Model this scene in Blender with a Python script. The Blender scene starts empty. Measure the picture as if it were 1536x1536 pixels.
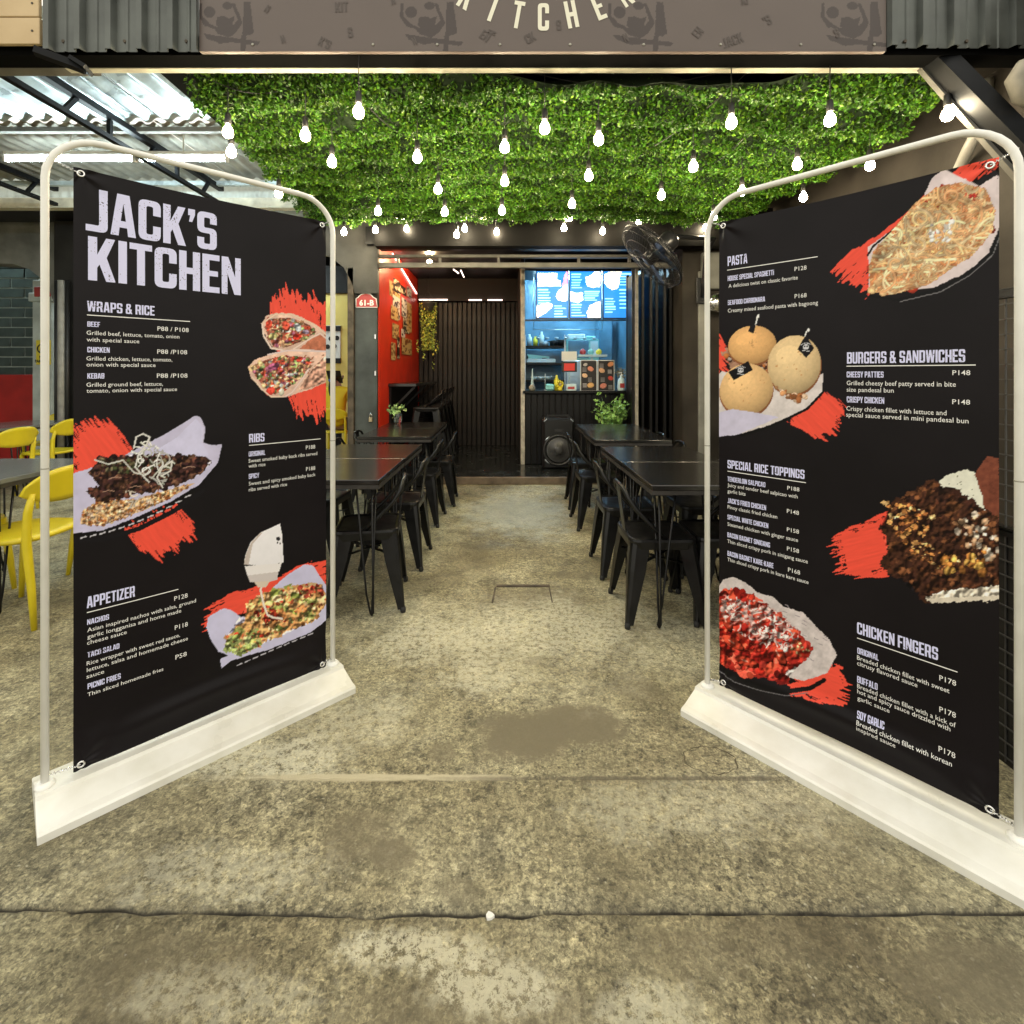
import bpy, math, random
import numpy as np
from mathutils import Vector, Matrix
from mathutils.geometry import tessellate_polygon
random.seed(7); RNG = np.random.default_rng(7)
sc = bpy.context.scene; C = sc.collection; PI = math.pi; R = math.radians

# ------------------------------------------------------------------ camera
CAM_H, F, CX, CY = 1.32, 768.0, 758.0, 560.0      # eye height (m), focal length and vanishing point in photo pixels
cam = bpy.data.cameras.new('camera'); camo = bpy.data.objects.new('camera', cam); C.objects.link(camo)
camo.location = (0, 0, CAM_H); camo.rotation_euler = (PI/2, 0, 0)
cam.sensor_width = 36; cam.lens = 36*F/1536
cam.shift_x = (768-CX)/1536; cam.shift_y = -(768-CY)/1536
cam.clip_start = .05; cam.clip_end = 400
sc.camera = camo
# ------------------------------------------------------------------ night ambience of the lit market hall, open towards the viewer
w = bpy.data.worlds.new('World'); sc.world = w; w.use_nodes = True
bg = w.node_tree.nodes['Background']; bg.inputs[0].default_value = (1.0, .955, .84, 1); bg.inputs[1].default_value = WORLD = .80
sc.view_settings.view_transform = 'Standard'; sc.view_settings.look = 'None'
sc.view_settings.exposure = 1.0; sc.view_settings.gamma = 1; sc.view_settings.use_curve_mapping = False
BULB_E, TUBE_E, KIT_E = 150.0, 54.0, 60.0           # emission of the string bulbs, hall tubes, kitchen tubes
try:
    sc.cycles.use_denoising = True; sc.cycles.denoiser = 'OPENIMAGEDENOISE'
    sc.cycles.max_bounces = 6; sc.cycles.diffuse_bounces = 3; sc.cycles.glossy_bounces = 3
    sc.cycles.caustics_reflective = False; sc.cycles.caustics_refractive = False
    sc.cycles.sample_clamp_indirect = 3.0
except Exception: pass

# ------------------------------------------------------------------ materials
def nodes(m): return m.node_tree.nodes, m.node_tree.links
def mat(name, col, rough=.6, metal=0., var=0., vscale=8., bump=0., bscale=60., emit=None, es=1., col2=None, spec=None,
        rvar=0., trans=0., alpha=1., coat=0.):
    m = bpy.data.materials.new(name); m.use_nodes = True; N, L = nodes(m)
    b = N['Principled BSDF']; b.inputs['Base Color'].default_value = (*col, 1)
    b.inputs['Roughness'].default_value = rough; b.inputs['Metallic'].default_value = metal
    if spec is not None: b.inputs['Specular IOR Level'].default_value = spec
    if trans: b.inputs['Transmission Weight'].default_value = trans
    if coat: b.inputs['Coat Weight'].default_value = coat; b.inputs['Coat Roughness'].default_value = .15
    tc = N.new('ShaderNodeTexCoord')
    if var or col2:
        n = N.new('ShaderNodeTexNoise'); n.inputs['Scale'].default_value = vscale; n.inputs['Detail'].default_value = 6
        L.new(tc.outputs['Object'], n.inputs['Vector'])
        r = N.new('ShaderNodeValToRGB'); c2 = col2 or tuple(max(0, c*(1-var)) for c in col)
        r.color_ramp.elements[0].color = (*c2, 1); r.color_ramp.elements[1].color = (*(tuple(min(1, c*(1+var*.5)) for c in col) if not col2 else col), 1)
        r.color_ramp.elements[0].position = .32; r.color_ramp.elements[1].position = .68
        L.new(n.outputs['Fac'], r.inputs['Fac']); L.new(r.outputs['Color'], b.inputs['Base Color'])
        if rvar:
            mr = N.new('ShaderNodeMapRange'); mr.inputs['To Min'].default_value = max(.02, rough-rvar); mr.inputs['To Max'].default_value = min(1, rough+rvar)
            mr.inputs['From Min'].default_value = .3; mr.inputs['From Max'].default_value = .7
            L.new(n.outputs['Fac'], mr.inputs['Value']); L.new(mr.outputs['Result'], b.inputs['Roughness'])
    if bump:
        n2 = N.new('ShaderNodeTexNoise'); n2.inputs['Scale'].default_value = bscale; n2.inputs['Detail'].default_value = 5
        L.new(tc.outputs['Object'], n2.inputs['Vector'])
        bp = N.new('ShaderNodeBump'); bp.inputs['Strength'].default_value = bump; bp.inputs['Distance'].default_value = .004
        L.new(n2.outputs['Fac'], bp.inputs['Height']); L.new(bp.outputs['Normal'], b.inputs['Normal'])
    if emit:
        b.inputs['Emission Color'].default_value = (*emit, 1); b.inputs['Emission Strength'].default_value = es
    return m
def attr_mat(name, rough=.4, emit=0., spec=.5, bump=0., coat=0.):
    """colour comes from the mesh's own 'print' colour attribute"""
    m = mat(name, (.5, .5, .5), rough, spec=spec, bump=bump, bscale=9, coat=coat); N, L = nodes(m); b = N['Principled BSDF']
    a = N.new('ShaderNodeAttribute'); a.attribute_name = 'print'
    L.new(a.outputs['Color'], b.inputs['Base Color'])
    if emit:
        L.new(a.outputs['Color'], b.inputs['Emission Color']); b.inputs['Emission Strength'].default_value = emit
    return m

M = {}
M['white_paint'] = mat('white_paint', (.84, .84, .80), .36, col2=(.70, .69, .62), vscale=7, bump=.2, bscale=30, rvar=.12)
M['frame_white'] = mat('frame_white', (.86, .86, .83), .32, var=.08, vscale=9)
M['chrome'] = mat('chrome', (.8, .8, .8), .2, 1)
M['print_white'] = mat('print_white', (.82, .82, .88), .45)
M['print_pale'] = mat('print_pale', (.85, .85, .84), .45)
M['black_paint'] = mat('black_paint', (.010, .010, .011), .42, spec=.35, var=.4, vscale=7, bump=.2, bscale=30, rvar=.12)
M['black_steel'] = mat('black_steel', (.006, .006, .0065), .36, .0, spec=.32, var=.4, vscale=14, rvar=.08, bump=.03, bscale=40)
M['table_top'] = mat('table_top', (.010, .0095, .0095), .20, spec=.85, var=.1, vscale=3, rvar=.02)
M['table_edge'] = mat('table_edge', (.035, .032, .03), .5, var=.4, vscale=20)
M['rubber'] = mat('rubber', (.02, .02, .02), .8)
M['yellow_plastic'] = mat('yellow_plastic', (.74, .60, .02), .38, var=.12, vscale=5)
M['galvanised'] = mat('galvanised', (.60, .70, .73), .34, .25, var=.35, vscale=6, rvar=.12, bump=.1, bscale=20)
M['galv_old'] = mat('galv_old', (.40, .39, .34), .5, .15, var=.35, vscale=5, rvar=.1)
M['cladding'] = mat('cladding', (.105, .115, .108), .36, .45, var=.35, vscale=4, rvar=.1, bump=.08, bscale=18)
M['beam_grey'] = mat('beam_grey', (.20, .19, .165), .55, var=.35, vscale=5, bump=.2)
M['beam_cream'] = mat('beam_cream', (.74, .71, .58), .5, var=.25, vscale=9, bump=.2)
M['truss'] = mat('truss', (.006, .007, .009), .5, spec=.2, var=.4, vscale=9)
M['wood'] = mat('wood', (.62, .47, .27), .55, col2=(.50, .36, .19), vscale=3, bump=.25, bscale=30)
M['concrete_dark'] = mat('concrete_dark', (.020, .019, .018), .55, spec=.3, var=.5, vscale=3, bump=.5, bscale=14)
M['concrete_grey'] = mat('concrete_grey', (.24, .24, .22), .7, var=.45, vscale=3, bump=.5, bscale=14)
M['concrete_brown'] = mat('concrete_brown', (.040, .034, .028), .65, spec=.25, var=.5, vscale=2.5, bump=.5, bscale=12)
M['wall_white'] = mat('wall_white', (.52, .58, .56), .6, var=.3, vscale=4, bump=.2)
M['wall_yellow'] = mat('wall_yellow', (.78, .62, .16), .5, var=.08, vscale=3)
M['wall_red'] = mat('wall_red', (.70, .035, .012), .38, var=.15, vscale=4, bump=.1)
M['red_board'] = mat('red_board', (.40, .018, .014), .5, var=.2, vscale=4)
M['slat'] = mat('slat', (.023, .019, .017), .5, spec=.3, var=.4, vscale=6, bump=.2, bscale=35, rvar=.1)
M['slat_gap'] = mat('slat_gap', (.010, .009, .009), .8)
M['counter_black'] = mat('counter_black', (.008, .008, .009), .4, spec=.25, var=.4, vscale=6)
M['inner_floor'] = mat('inner_floor', (.020, .023, .024), .2, var=.6, vscale=5, bump=.1, bscale=14, rvar=.12)
M['threshold'] = mat('threshold', (.16, .12, .085), .6, var=.5, vscale=9, bump=.4, bscale=40)
M['kitchen_wall'] = mat('kitchen_wall', (.10, .24, .36), .35, var=.4, vscale=3)
M['kitchen_steel'] = mat('kitchen_steel', (.5, .56, .6), .3, .7)
M['door_black'] = mat('door_black', (.006, .0055, .006), .4, spec=.25, var=.4, vscale=8)
M['lit_edge'] = mat('lit_edge', (.50, .46, .38), .55, var=.35, vscale=14)  # pale colour stands in for light on the door edge and counter post
M['door_grey'] = mat('door_grey', (.060, .072, .070), .42, var=.5, vscale=5, bump=.3, bscale=9, rvar=.12)
M['rust'] = mat('rust', (.09, .07, .05), .7, var=.6, vscale=14, bump=.4)
M['header_black'] = mat('header_black', (.0035, .003, .0028), .55, spec=.12, var=.4, vscale=3, bump=.3, bscale=10)
M['void_black'] = mat('void_black', (.004, .004, .004), 1, spec=.05)
M['brass'] = mat('brass', (.5, .42, .28), .35, .8)
M['brick_dark'] = mat('brick_dark', (.045, .062, .056), .35, var=.4, vscale=6)
M['mortar'] = mat('mortar', (.50, .56, .52), .8)
M['leaf'] = attr_mat('leaf', .42, spec=.35)
M['soil_green'] = mat('soil_green', (.012, .028, .008), .9)
M['wire'] = mat('wire', (.012, .012, .012), .5)
M['bulb'] = mat('bulb', (1, .85, .6), .3, emit=(1, .80, .50), es=BULB_E)
# glowing glass: hottest where one looks through to the filament, amber towards the rim
_N, _L = nodes(M['bulb']); _lw = _N.new('ShaderNodeLayerWeight'); _lw.inputs['Blend'].default_value = .35
_rp = _N.new('ShaderNodeValToRGB'); _rp.color_ramp.elements[0].position = .25; _rp.color_ramp.elements[0].color = (1, .84, .56, 1); _rp.color_ramp.elements[1].position = .85; _rp.color_ramp.elements[1].color = (.010, .0045, .0012, 1)
_L.new(_lw.outputs['Facing'], _rp.inputs['Fac']); _L.new(_rp.outputs['Color'], _N['Principled BSDF'].inputs['Emission Color'])
M['tube'] = mat('tube', (1, 1, 1), .3, emit=(.80, .97, 1.0), es=TUBE_E)
M['kitchen_tube'] = mat('kitchen_tube', (1, 1, 1), .3, emit=(.50, .82, 1.0), es=KIT_E)
M['led_pink'] = mat('led_pink', (1, .9, .85), .3, emit=(1, .70, .60), es=2.2)
M['spot_warm'] = mat('spot_warm', (1, .85, .6), .3, emit=(1, .66, .34), es=640)
M['banner_print'] = attr_mat('banner_print', .34, spec=.14, bump=.25)
M['flat_print'] = attr_mat('flat_print', .5)
M['sign_print'] = attr_mat('sign_print', .42)
M['screen_print'] = attr_mat('screen_print', .3, emit=1.25)
M['paper'] = mat('paper', (.75, .75, .72), .7)
M['plaque_red'] = mat('plaque_red', (.42, .05, .05), .45)
M['sign_yellow'] = mat('sign_yellow', (.75, .62, .04), .45)
M['ink_black'] = mat('ink_black', (.012, .012, .012), .5)
M['ink_brown'] = mat('ink_brown', (.085, .066, .060), .5)
M['ink_red'] = mat('ink_red', (.7, .04, .03), .5)
M['glass_clear'] = mat('glass_clear', (.8, .9, .85), .05, trans=.95)
M['skin'] = mat('skin', (.42, .25, .17), .5)
M['hair'] = mat('hair', (.012, .010, .009), .45)
M['shirt'] = mat('shirt', (.76, .58, .02), .7, bump=.3, bscale=20)
M['trousers'] = mat('trousers', (.03, .035, .06), .8)
M['blue'] = mat('blue', (.03, .16, .6), .5)
M['teal_plastic'] = mat('teal_plastic', (.25, .62, .62), .4)
M['speaker_cone'] = mat('speaker_cone', (.022, .022, .024), .45)
M['speaker_body'] = mat('speaker_body', (.010, .010, .011), .35)
M['fan_black'] = mat('fan_black', (.02, .021, .024), .3, .3)
M['mesh_wire'] = mat('mesh_wire', (.045, .045, .045), .5)
M['fan_wire'] = mat('fan_wire', (.035, .035, .038), .3, .6)
M['conduit'] = mat('conduit', (.34, .33, .30), .5, var=.3, vscale=8)
M['sack'] = mat('sack', (.30, .28, .23), .7, var=.3, vscale=9, bump=.5, bscale=12)
M['pot'] = mat('pot', (.05, .05, .05), .5)

# ------------------------------------------------------------------ mesh helpers
class MB:
    def __init__(s): s.v = []; s.f = []; s.sm = []
    def add(s, vs, fs, smooth=False):
        n = len(s.v); s.v += [tuple(p) for p in vs]; s.f += [tuple(i+n for i in f) for f in fs]; s.sm += [smooth]*len(fs); return s
    def box(s, x0, x1, y0, y1, z0, z1, bev=0):
        if bev:
            b = min(bev, (x1-x0)*.45, (y1-y0)*.45, (z1-z0)*.45)
            o = [(x0+b, y0), (x1-b, y0), (x1, y0+b), (x1, y1-b), (x1-b, y1), (x0+b, y1), (x0, y1-b), (x0, y0+b)]
            i = [(x0+b, y0+b), (x1-b, y0+b), (x1-b, y0+b), (x1-b, y1-b), (x1-b, y1-b), (x0+b, y1-b), (x0+b, y1-b), (x0+b, y0+b)]
            L = [[(x, y, z0) for x, y in i], [(x, y, z0+b) for x, y in o], [(x, y, z1-b) for x, y in o], [(x, y, z1) for x, y in i]]
            vs = sum(L, []); fs = []
            for k in range(3):
                for j in range(8):
                    a, c = k*8+j, k*8+(j+1) % 8; fs.append((a, c, c+8, a+8))
            fs.append((7, 5, 3, 1)); fs.append((24+1, 24+3, 24+5, 24+7))
            return s.add(vs, fs)
        vs = [(x0, y0, z0), (x1, y0, z0), (x1, y1, z0), (x0, y1, z0), (x0, y0, z1), (x1, y0, z1), (x1, y1, z1), (x0, y1, z1)]
        return s.add(vs, [(0, 3, 2, 1), (4, 5, 6, 7), (0, 1, 5, 4), (1, 2, 6, 5), (2, 3, 7, 6), (3, 0, 4, 7)])
    def prism(s, poly, z0, z1):
        n = len(poly); vs = [(x, y, z0) for x, y in poly]+[(x, y, z1) for x, y in poly]
        return s.add(vs, [tuple(range(n-1, -1, -1)), tuple(range(n, 2*n))]+[(i, (i+1) % n, n+(i+1) % n, n+i) for i in range(n)])
    def loft(s, rings, cap=True, smooth=False):
        n = len(rings[0]); b = []
        for r in rings: b += list(r)
        fs = [(k*n+i, k*n+(i+1) % n, (k+1)*n+(i+1) % n, (k+1)*n+i) for k in range(len(rings)-1) for i in range(n)]
        s.add(b, fs, smooth)
        if cap:
            m = len(s.v)-len(b); s.f += [tuple(m+i for i in range(n-1, -1, -1)), tuple(m+(len(rings)-1)*n+i for i in range(n))]; s.sm += [False, False]
        return s
    def tube(s, pts, r, seg=8, cap=True):
        P = [Vector(p) for p in pts]; rr = r if isinstance(r, (list, tuple)) else [r]*len(P); rings = []
        prev = None
        for i, p in enumerate(P):
            t = (P[min(i+1, len(P)-1)]-P[max(i-1, 0)]).normalized()
            if prev is None:
                a = Vector((0, 0, 1)) if abs(t.z) < .9 else Vector((1, 0, 0)); u = t.cross(a).normalized()
            else: u = (prev-t*prev.dot(t)).normalized()
            prev = u; v = t.cross(u)
            rings.append([tuple(p+(u*math.cos(2*PI*k/seg)+v*math.sin(2*PI*k/seg))*rr[i]) for k in range(seg)])
        return s.loft(rings, cap, True)
    def lathe(s, prof, c=(0, 0, 0), seg=14, cap=True):
        return s.loft([[(c[0]+r*math.cos(2*PI*k/seg), c[1]+r*math.sin(2*PI*k/seg), c[2]+z) for k in range(seg)] for r, z in prof], cap, True)
    def beam(s, a, b, wd, ht, up=(0, 0, 1)):
        a, b = Vector(a), Vector(b); t = (b-a).normalized(); u = t.cross(Vector(up)).normalized(); v = u.cross(t)
        rg = lambda p: [tuple(p+u*x*wd/2+v*y*ht/2) for x, y in ((-1, -1), (1, -1), (1, 1), (-1, 1))]
        return s.loft([rg(a), rg(b)])
    def grid(s, fn, nu, nv, smooth=True):
        vs = [fn(i/nu, j/nv) for j in range(nv+1) for i in range(nu+1)]
        return s.add(vs, [(j*(nu+1)+i, j*(nu+1)+i+1, (j+1)*(nu+1)+i+1, (j+1)*(nu+1)+i) for j in range(nv) for i in range(nu)], smooth)
    def xf(s, mtx):
        s.v = [tuple(mtx @ Vector(p)) for p in s.v]; return s
    def mesh(s, name, m):
        me = bpy.data.meshes.new(name); me.from_pydata(s.v, [], s.f)
        if m: me.materials.append(m)
        me.polygons.foreach_set('use_smooth', s.sm); me.update(); return me

def link(name, me, parent=None, loc=(0, 0, 0)):
    o = bpy.data.objects.new(name, me); C.objects.link(o); o.location = loc
    if parent: o.parent = parent
    return o
def tag(o, label=None, cat=None, group=None, kind=None):
    if label: o['label'] = label
    if cat: o['category'] = cat
    if group: o['group'] = group
    if kind: o['kind'] = kind
    return o
def thing(name, label, cat, loc=(0, 0, 0), rz=0, group=None):
    o = bpy.data.objects.new(name, None); C.objects.link(o); o.location = loc; o.rotation_euler = (0, 0, rz); o.empty_display_size = .1
    return tag(o, label, cat, group)
def part(name, mb, m, parent, world=False):
    """a mesh under its thing; world=True: the shape is in world coordinates and the thing is unrotated"""
    if world:
        l = parent.location if parent.parent is None else parent.parent.location
        mb.v = [(x-l[0], y-l[1], z-l[2]) for x, y, z in mb.v]
    return link(name, mb.mesh(name, m), parent)
def solo(name, mb, m, label, cat, group=None, kind=None):
    return tag(link(name, mb.mesh(name, m)), label, cat, group, kind)
def struct(name, mb, m): return tag(link(name, mb.mesh(name, m)), kind='structure')
def ctree(o, parent=None):
    c = o.copy(); C.objects.link(c); c.parent = parent
    for ch in list(o.children): ctree(ch, c)
    return c
def inst(proto, used, loc, rz, label, group=None):
    if not used: used.append(1); o = proto
    else: o = ctree(proto)
    o.location = loc; o.rotation_euler = (0, 0, rz); o['label'] = label
    if group: o['group'] = group
    return o
def at(px, py, Y): return ((px-CX)/F*Y, Y, CAM_H-(py-CY)/F*Y)      # a photo pixel at a distance, in metres

def npmesh(name, V, Fq, m, col=None, smooth=True, attr='print'):
    """V (n,3), Fq (k,3|4) numpy -> mesh"""
    me = bpy.data.meshes.new(name); k = Fq.shape[1]
    me.vertices.add(len(V)); me.vertices.foreach_set('co', V.astype(np.float32).ravel())
    me.loops.add(Fq.size); me.loops.foreach_set('vertex_index', Fq.astype(np.int32).ravel())
    me.polygons.add(len(Fq)); me.polygons.foreach_set('loop_start', np.arange(0, Fq.size, k, dtype=np.int32))
    try: me.polygons.foreach_set('loop_total', np.full(len(Fq), k, dtype=np.int32))
    except Exception: pass
    me.update(calc_edges=True); me.polygons.foreach_set('use_smooth', [smooth]*len(Fq))
    if col is not None:
        a = me.color_attributes.new(attr, 'FLOAT_COLOR', 'POINT')
        c = np.ones((len(V), 4), dtype=np.float32); c[:, :3] = col; a.data.foreach_set('color', c.ravel())
    me.materials.append(m); me.validate(); return me

# ------------------------------------------------------------------ value noise and a small raster painter for printed pictures
_T = np.random.default_rng(3).random((512, 512))
def vn(x, y, s=0):
    x = x+s*17.3; y = y+s*31.7
    xi = np.floor(x).astype(int); yi = np.floor(y).astype(int); fx = x-xi; fy = y-yi
    fx = fx*fx*(3-2*fx); fy = fy*fy*(3-2*fy); a = _T[yi % 512, xi % 512]; b = _T[yi % 512, (xi+1) % 512]
    c = _T[(yi+1) % 512, xi % 512]; d = _T[(yi+1) % 512, (xi+1) % 512]
    return (a*(1-fx)+b*fx)*(1-fy)+(c*(1-fx)+d*fx)*fy
def fbm(x, y, s=0): return .5*vn(x, y, s)+.28*vn(x*2.1, y*2.1, s+1)+.22*vn(x*4.3, y*4.3, s+2)
def homography(src, dst):
    A = []
    for (x, y), (u, v) in zip(src, dst):
        A += [[x, y, 1, 0, 0, 0, -u*x, -u*y, -u], [0, 0, 0, x, y, 1, -v*x, -v*y, -v]]
    return np.linalg.svd(np.array(A, float))[2][-1].reshape(3, 3)
def happly(H, x, y):
    w_ = H[2, 0]*x+H[2, 1]*y+H[2, 2]; return (H[0, 0]*x+H[0, 1]*y+H[0, 2])/w_, (H[1, 0]*x+H[1, 1]*y+H[1, 2])/w_
def lin(c):
    c = np.array(c, float)/255.; return np.where(c <= .04045, c/12.92, ((c+.055)/1.055)**2.4)
class Art:
    """a printed sheet: colours of a fine vertex grid, painted in the pixel coordinates of the design's reference"""
    def __init__(s, H, W, Ht, step, base):
        s.H = H; s.W, s.Ht = W, Ht; s.nx = int(W/step)+1; s.ny = int(Ht/step)+1
        u = np.linspace(0, W, s.nx); v = np.linspace(0, Ht, s.ny); s.U, s.V = np.meshgrid(u, v)
        s.X, s.Y = happly(np.linalg.inv(H), s.U, s.V)
        s.c = np.zeros((s.ny, s.nx, 3)); s.c[:] = lin(base); s.rnd = random.Random(5)
    def win(s, x0, y0, x1, y1):
        us, vs = zip(*[happly(s.H, a, b) for a in (x0, x1) for b in (y0, y1)])
        i0 = max(0, int(min(us)/s.W*(s.nx-1))-1); i1 = min(s.nx, int(max(us)/s.W*(s.nx-1))+3)
        j0 = max(0, int(min(vs)/s.Ht*(s.ny-1))-1); j1 = min(s.ny, int(max(vs)/s.Ht*(s.ny-1))+3)
        return (slice(j0, max(j0, j1)), slice(i0, max(i0, i1)))
    def inside(s, P, X, Y):
        ins = np.zeros(X.shape, bool); n = len(P)
        for i in range(n):
            (xa, ya), (xb, yb) = P[i], P[(i+1) % n]
            if ya == yb: continue
            ins ^= ((ya > Y) != (yb > Y)) & (X < (xb-xa)*(Y-ya)/(yb-ya)+xa)
        return ins
    def poly(s, P, col, jit=0., js=6., tex=0., ts=4., shade=0., seed=0):
        xs = [p[0] for p in P]; ys = [p[1] for p in P]; w_ = s.win(min(xs)-jit*2, min(ys)-jit*2, max(xs)+jit*2, max(ys)+jit*2)
        X, Y = s.X[w_], s.Y[w_]
        if not X.size: return
        Xj = X+jit*2*(fbm(X/js, Y/js, seed)-.5)*2 if jit else X; Yj = Y+jit*2*(fbm(X/js, Y/js, seed+9)-.5)*2 if jit else Y
        m = s.inside(P, Xj, Yj); k = np.ones(X.shape)
        if tex: k = k*(1+tex*2*(fbm(X/ts, Y/ts, seed+4)-.5))
        if shade: k = k*(1+shade*((min(ys)+max(ys))/2-Y)/(max(ys)-min(ys)+1e-6))
        s.c[w_][m] = (lin(col)*k[..., None])[m]
    def brush(s, P, seed=0, col=(222, 62, 50), ang=.6):
        xs = [p[0] for p in P]; ys = [p[1] for p in P]; w_ = s.win(min(xs)-20, min(ys)-20, max(xs)+20, max(ys)+20); X, Y = s.X[w_], s.Y[w_]
        ca, sa = math.cos(ang), math.sin(ang); a = X*ca+Y*sa; b = -X*sa+Y*ca
        j = (vn(b/2.2, a/30, seed)-.5)*26+(vn(b/6, a/9, seed+2)-.5)*12+(vn(X/2, Y/2, seed+3)-.5)*4
        m = s.inside(P, X+j*ca*.8, Y+j*sa*.8); core = s.inside([(sum(xs)/len(xs)+(x-sum(xs)/len(xs))*.72, sum(ys)/len(ys)+(y-sum(ys)/len(ys))*.72) for x, y in P], X, Y)
        m &= core | (fbm(b/2.6, a/14, seed+5) > .34)
        k = 1+.25*(fbm(b/3, a/30, seed+7)-.5); s.c[w_][m] = (lin(col)*k[..., None])[m]
    def ell(s, cx, cy, rx, ry, rot, col, shade=.35, tex=0.):
        q = max(rx, ry)+1; w_ = s.win(cx-q, cy-q, cx+q, cy+q); X, Y = s.X[w_]-cx, s.Y[w_]-cy
        if not X.size: return
        c_, s_ = math.cos(rot), math.sin(rot); a = (X*c_+Y*s_)/rx; b = (-X*s_+Y*c_)/ry; d = a*a+b*b; m = d < 1
        k = (1-shade*.8*d+shade*(-.6*Y/q-.3*X/q))
        if tex: k = k*(1+tex*2*(fbm((X+cx)/3, (Y+cy)/3, int(cx) % 7)-.5))
        s.c[w_][m] = np.clip(lin(col)*k[..., None], 0, 1)[m]
    def stroke(s, pts, wd, col, shade=.3, clip=None):
        xs = [p[0] for p in pts]; ys = [p[1] for p in pts]; w_ = s.win(min(xs)-wd, min(ys)-wd, max(xs)+wd, max(ys)+wd); X, Y = s.X[w_], s.Y[w_]
        if not X.size: return
        D = np.full(X.shape, 1e9)
        for (xa, ya), (xb, yb) in zip(pts, pts[1:]):
            dx, dy = xb-xa, yb-ya; t = np.clip(((X-xa)*dx+(Y-ya)*dy)/(dx*dx+dy*dy+1e-9), 0, 1)
            D = np.minimum(D, (X-xa-t*dx)**2+(Y-ya-t*dy)**2)
        m = D < (wd/2)**2
        if clip: m &= s.inside(clip, X, Y)
        k = 1-shade*np.sqrt(np.minimum(D, 1e6))/(wd/2); s.c[w_][m] = (lin(col)*k[..., None])[m]
    def blobs(s, P, n, r0, r1, pal, asp=.6, shade=.45, tex=.25):
        xs = [p[0] for p in P]; ys = [p[1] for p in P]; rn = s.rnd; k = 0; t = 0
        while k < n and t < n*20:
            t += 1; x = rn.uniform(min(xs), max(xs)); y = rn.uniform(min(ys), max(ys))
            if not s.inside(P, np.array([x]), np.array([y]))[0]: continue
            r = rn.uniform(r0, r1); c_ = rn.choice(pal); q = rn.uniform(.75, 1.2); k += 1
            s.ell(x, y, r, r*rn.uniform(asp, 1), rn.uniform(0, PI), [min(255, v*q) for v in c_], shade, tex)
    def shards(s, P, n, r0, r1, pal, tex=.3):
        xs = [p[0] for p in P]; ys = [p[1] for p in P]; rn = s.rnd; k = 0; t = 0
        while k < n and t < n*20:
            t += 1; x = rn.uniform(min(xs), max(xs)); y = rn.uniform(min(ys), max(ys))
            if not s.inside(P, np.array([x]), np.array([y]))[0]: continue
            r = rn.uniform(r0, r1); m = rn.choice((3, 4, 4, 5)); a0 = rn.uniform(0, 6.3); sq = rn.uniform(.5, 1); q = rn.uniform(.7, 1.2); k += 1
            s.poly([(x+r*rn.uniform(.6, 1)*math.cos(a0+i*2*PI/m), y+sq*r*rn.uniform(.6, 1)*math.sin(a0+i*2*PI/m)) for i in range(m)], [min(255, v*q) for v in rn.choice(pal)], .5, 3, tex, 3, rn.uniform(-.5, .6), k)
    def curls(s, P, n, ln, wd, pal, turn=.6):
        xs = [p[0] for p in P]; ys = [p[1] for p in P]; rn = s.rnd
        for _ in range(n):
            for _t in range(30):
                x = rn.uniform(min(xs), max(xs)); y = rn.uniform(min(ys), max(ys))
                if s.inside(P, np.array([x]), np.array([y]))[0]: break
            a = rn.uniform(0, 2*PI); da = rn.uniform(-turn, turn); pts = [(x, y)]
            for _k in range(ln): a += da+rn.uniform(-.15, .15); x += 2.6*math.cos(a); y += 2.2*math.sin(a); pts.append((x, y))
            q = rn.uniform(.8, 1.15); s.stroke(pts, wd*rn.uniform(.8, 1.2), [min(255, v*q) for v in rn.choice(pal)], .42, P)
    def relief(s, P, amp=.35, sc=7., seed=1, lo=0.):
        """the pictured food's own light and dark, as printed"""
        xs = [p[0] for p in P]; ys = [p[1] for p in P]; w_ = s.win(min(xs), min(ys), max(xs), max(ys)); X, Y = s.X[w_], s.Y[w_]
        if not X.size: return
        m = s.inside(P, X, Y); f = lambda a, b: .6*vn(a/sc, b/sc, seed)+.4*vn(a/sc*2.3, b/sc*2.3, seed+1)
        g_ = (f(X+1.4, Y+1.8)-f(X-.6, Y-.8))*4.2; k = np.clip(1+amp*g_*1.6-lo*(Y-min(ys))/(max(ys)-min(ys)), .25, 1.9)
        s.c[w_][m] = np.clip(s.c[w_]*k[..., None], 0, .95)[m]
    def faces(s):
        i, j = np.meshgrid(np.arange(s.nx-1), np.arange(s.ny-1)); a = (j*s.nx+i).ravel()
        return np.stack([a, a+1, a+1+s.nx, a+s.nx], 1)

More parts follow.
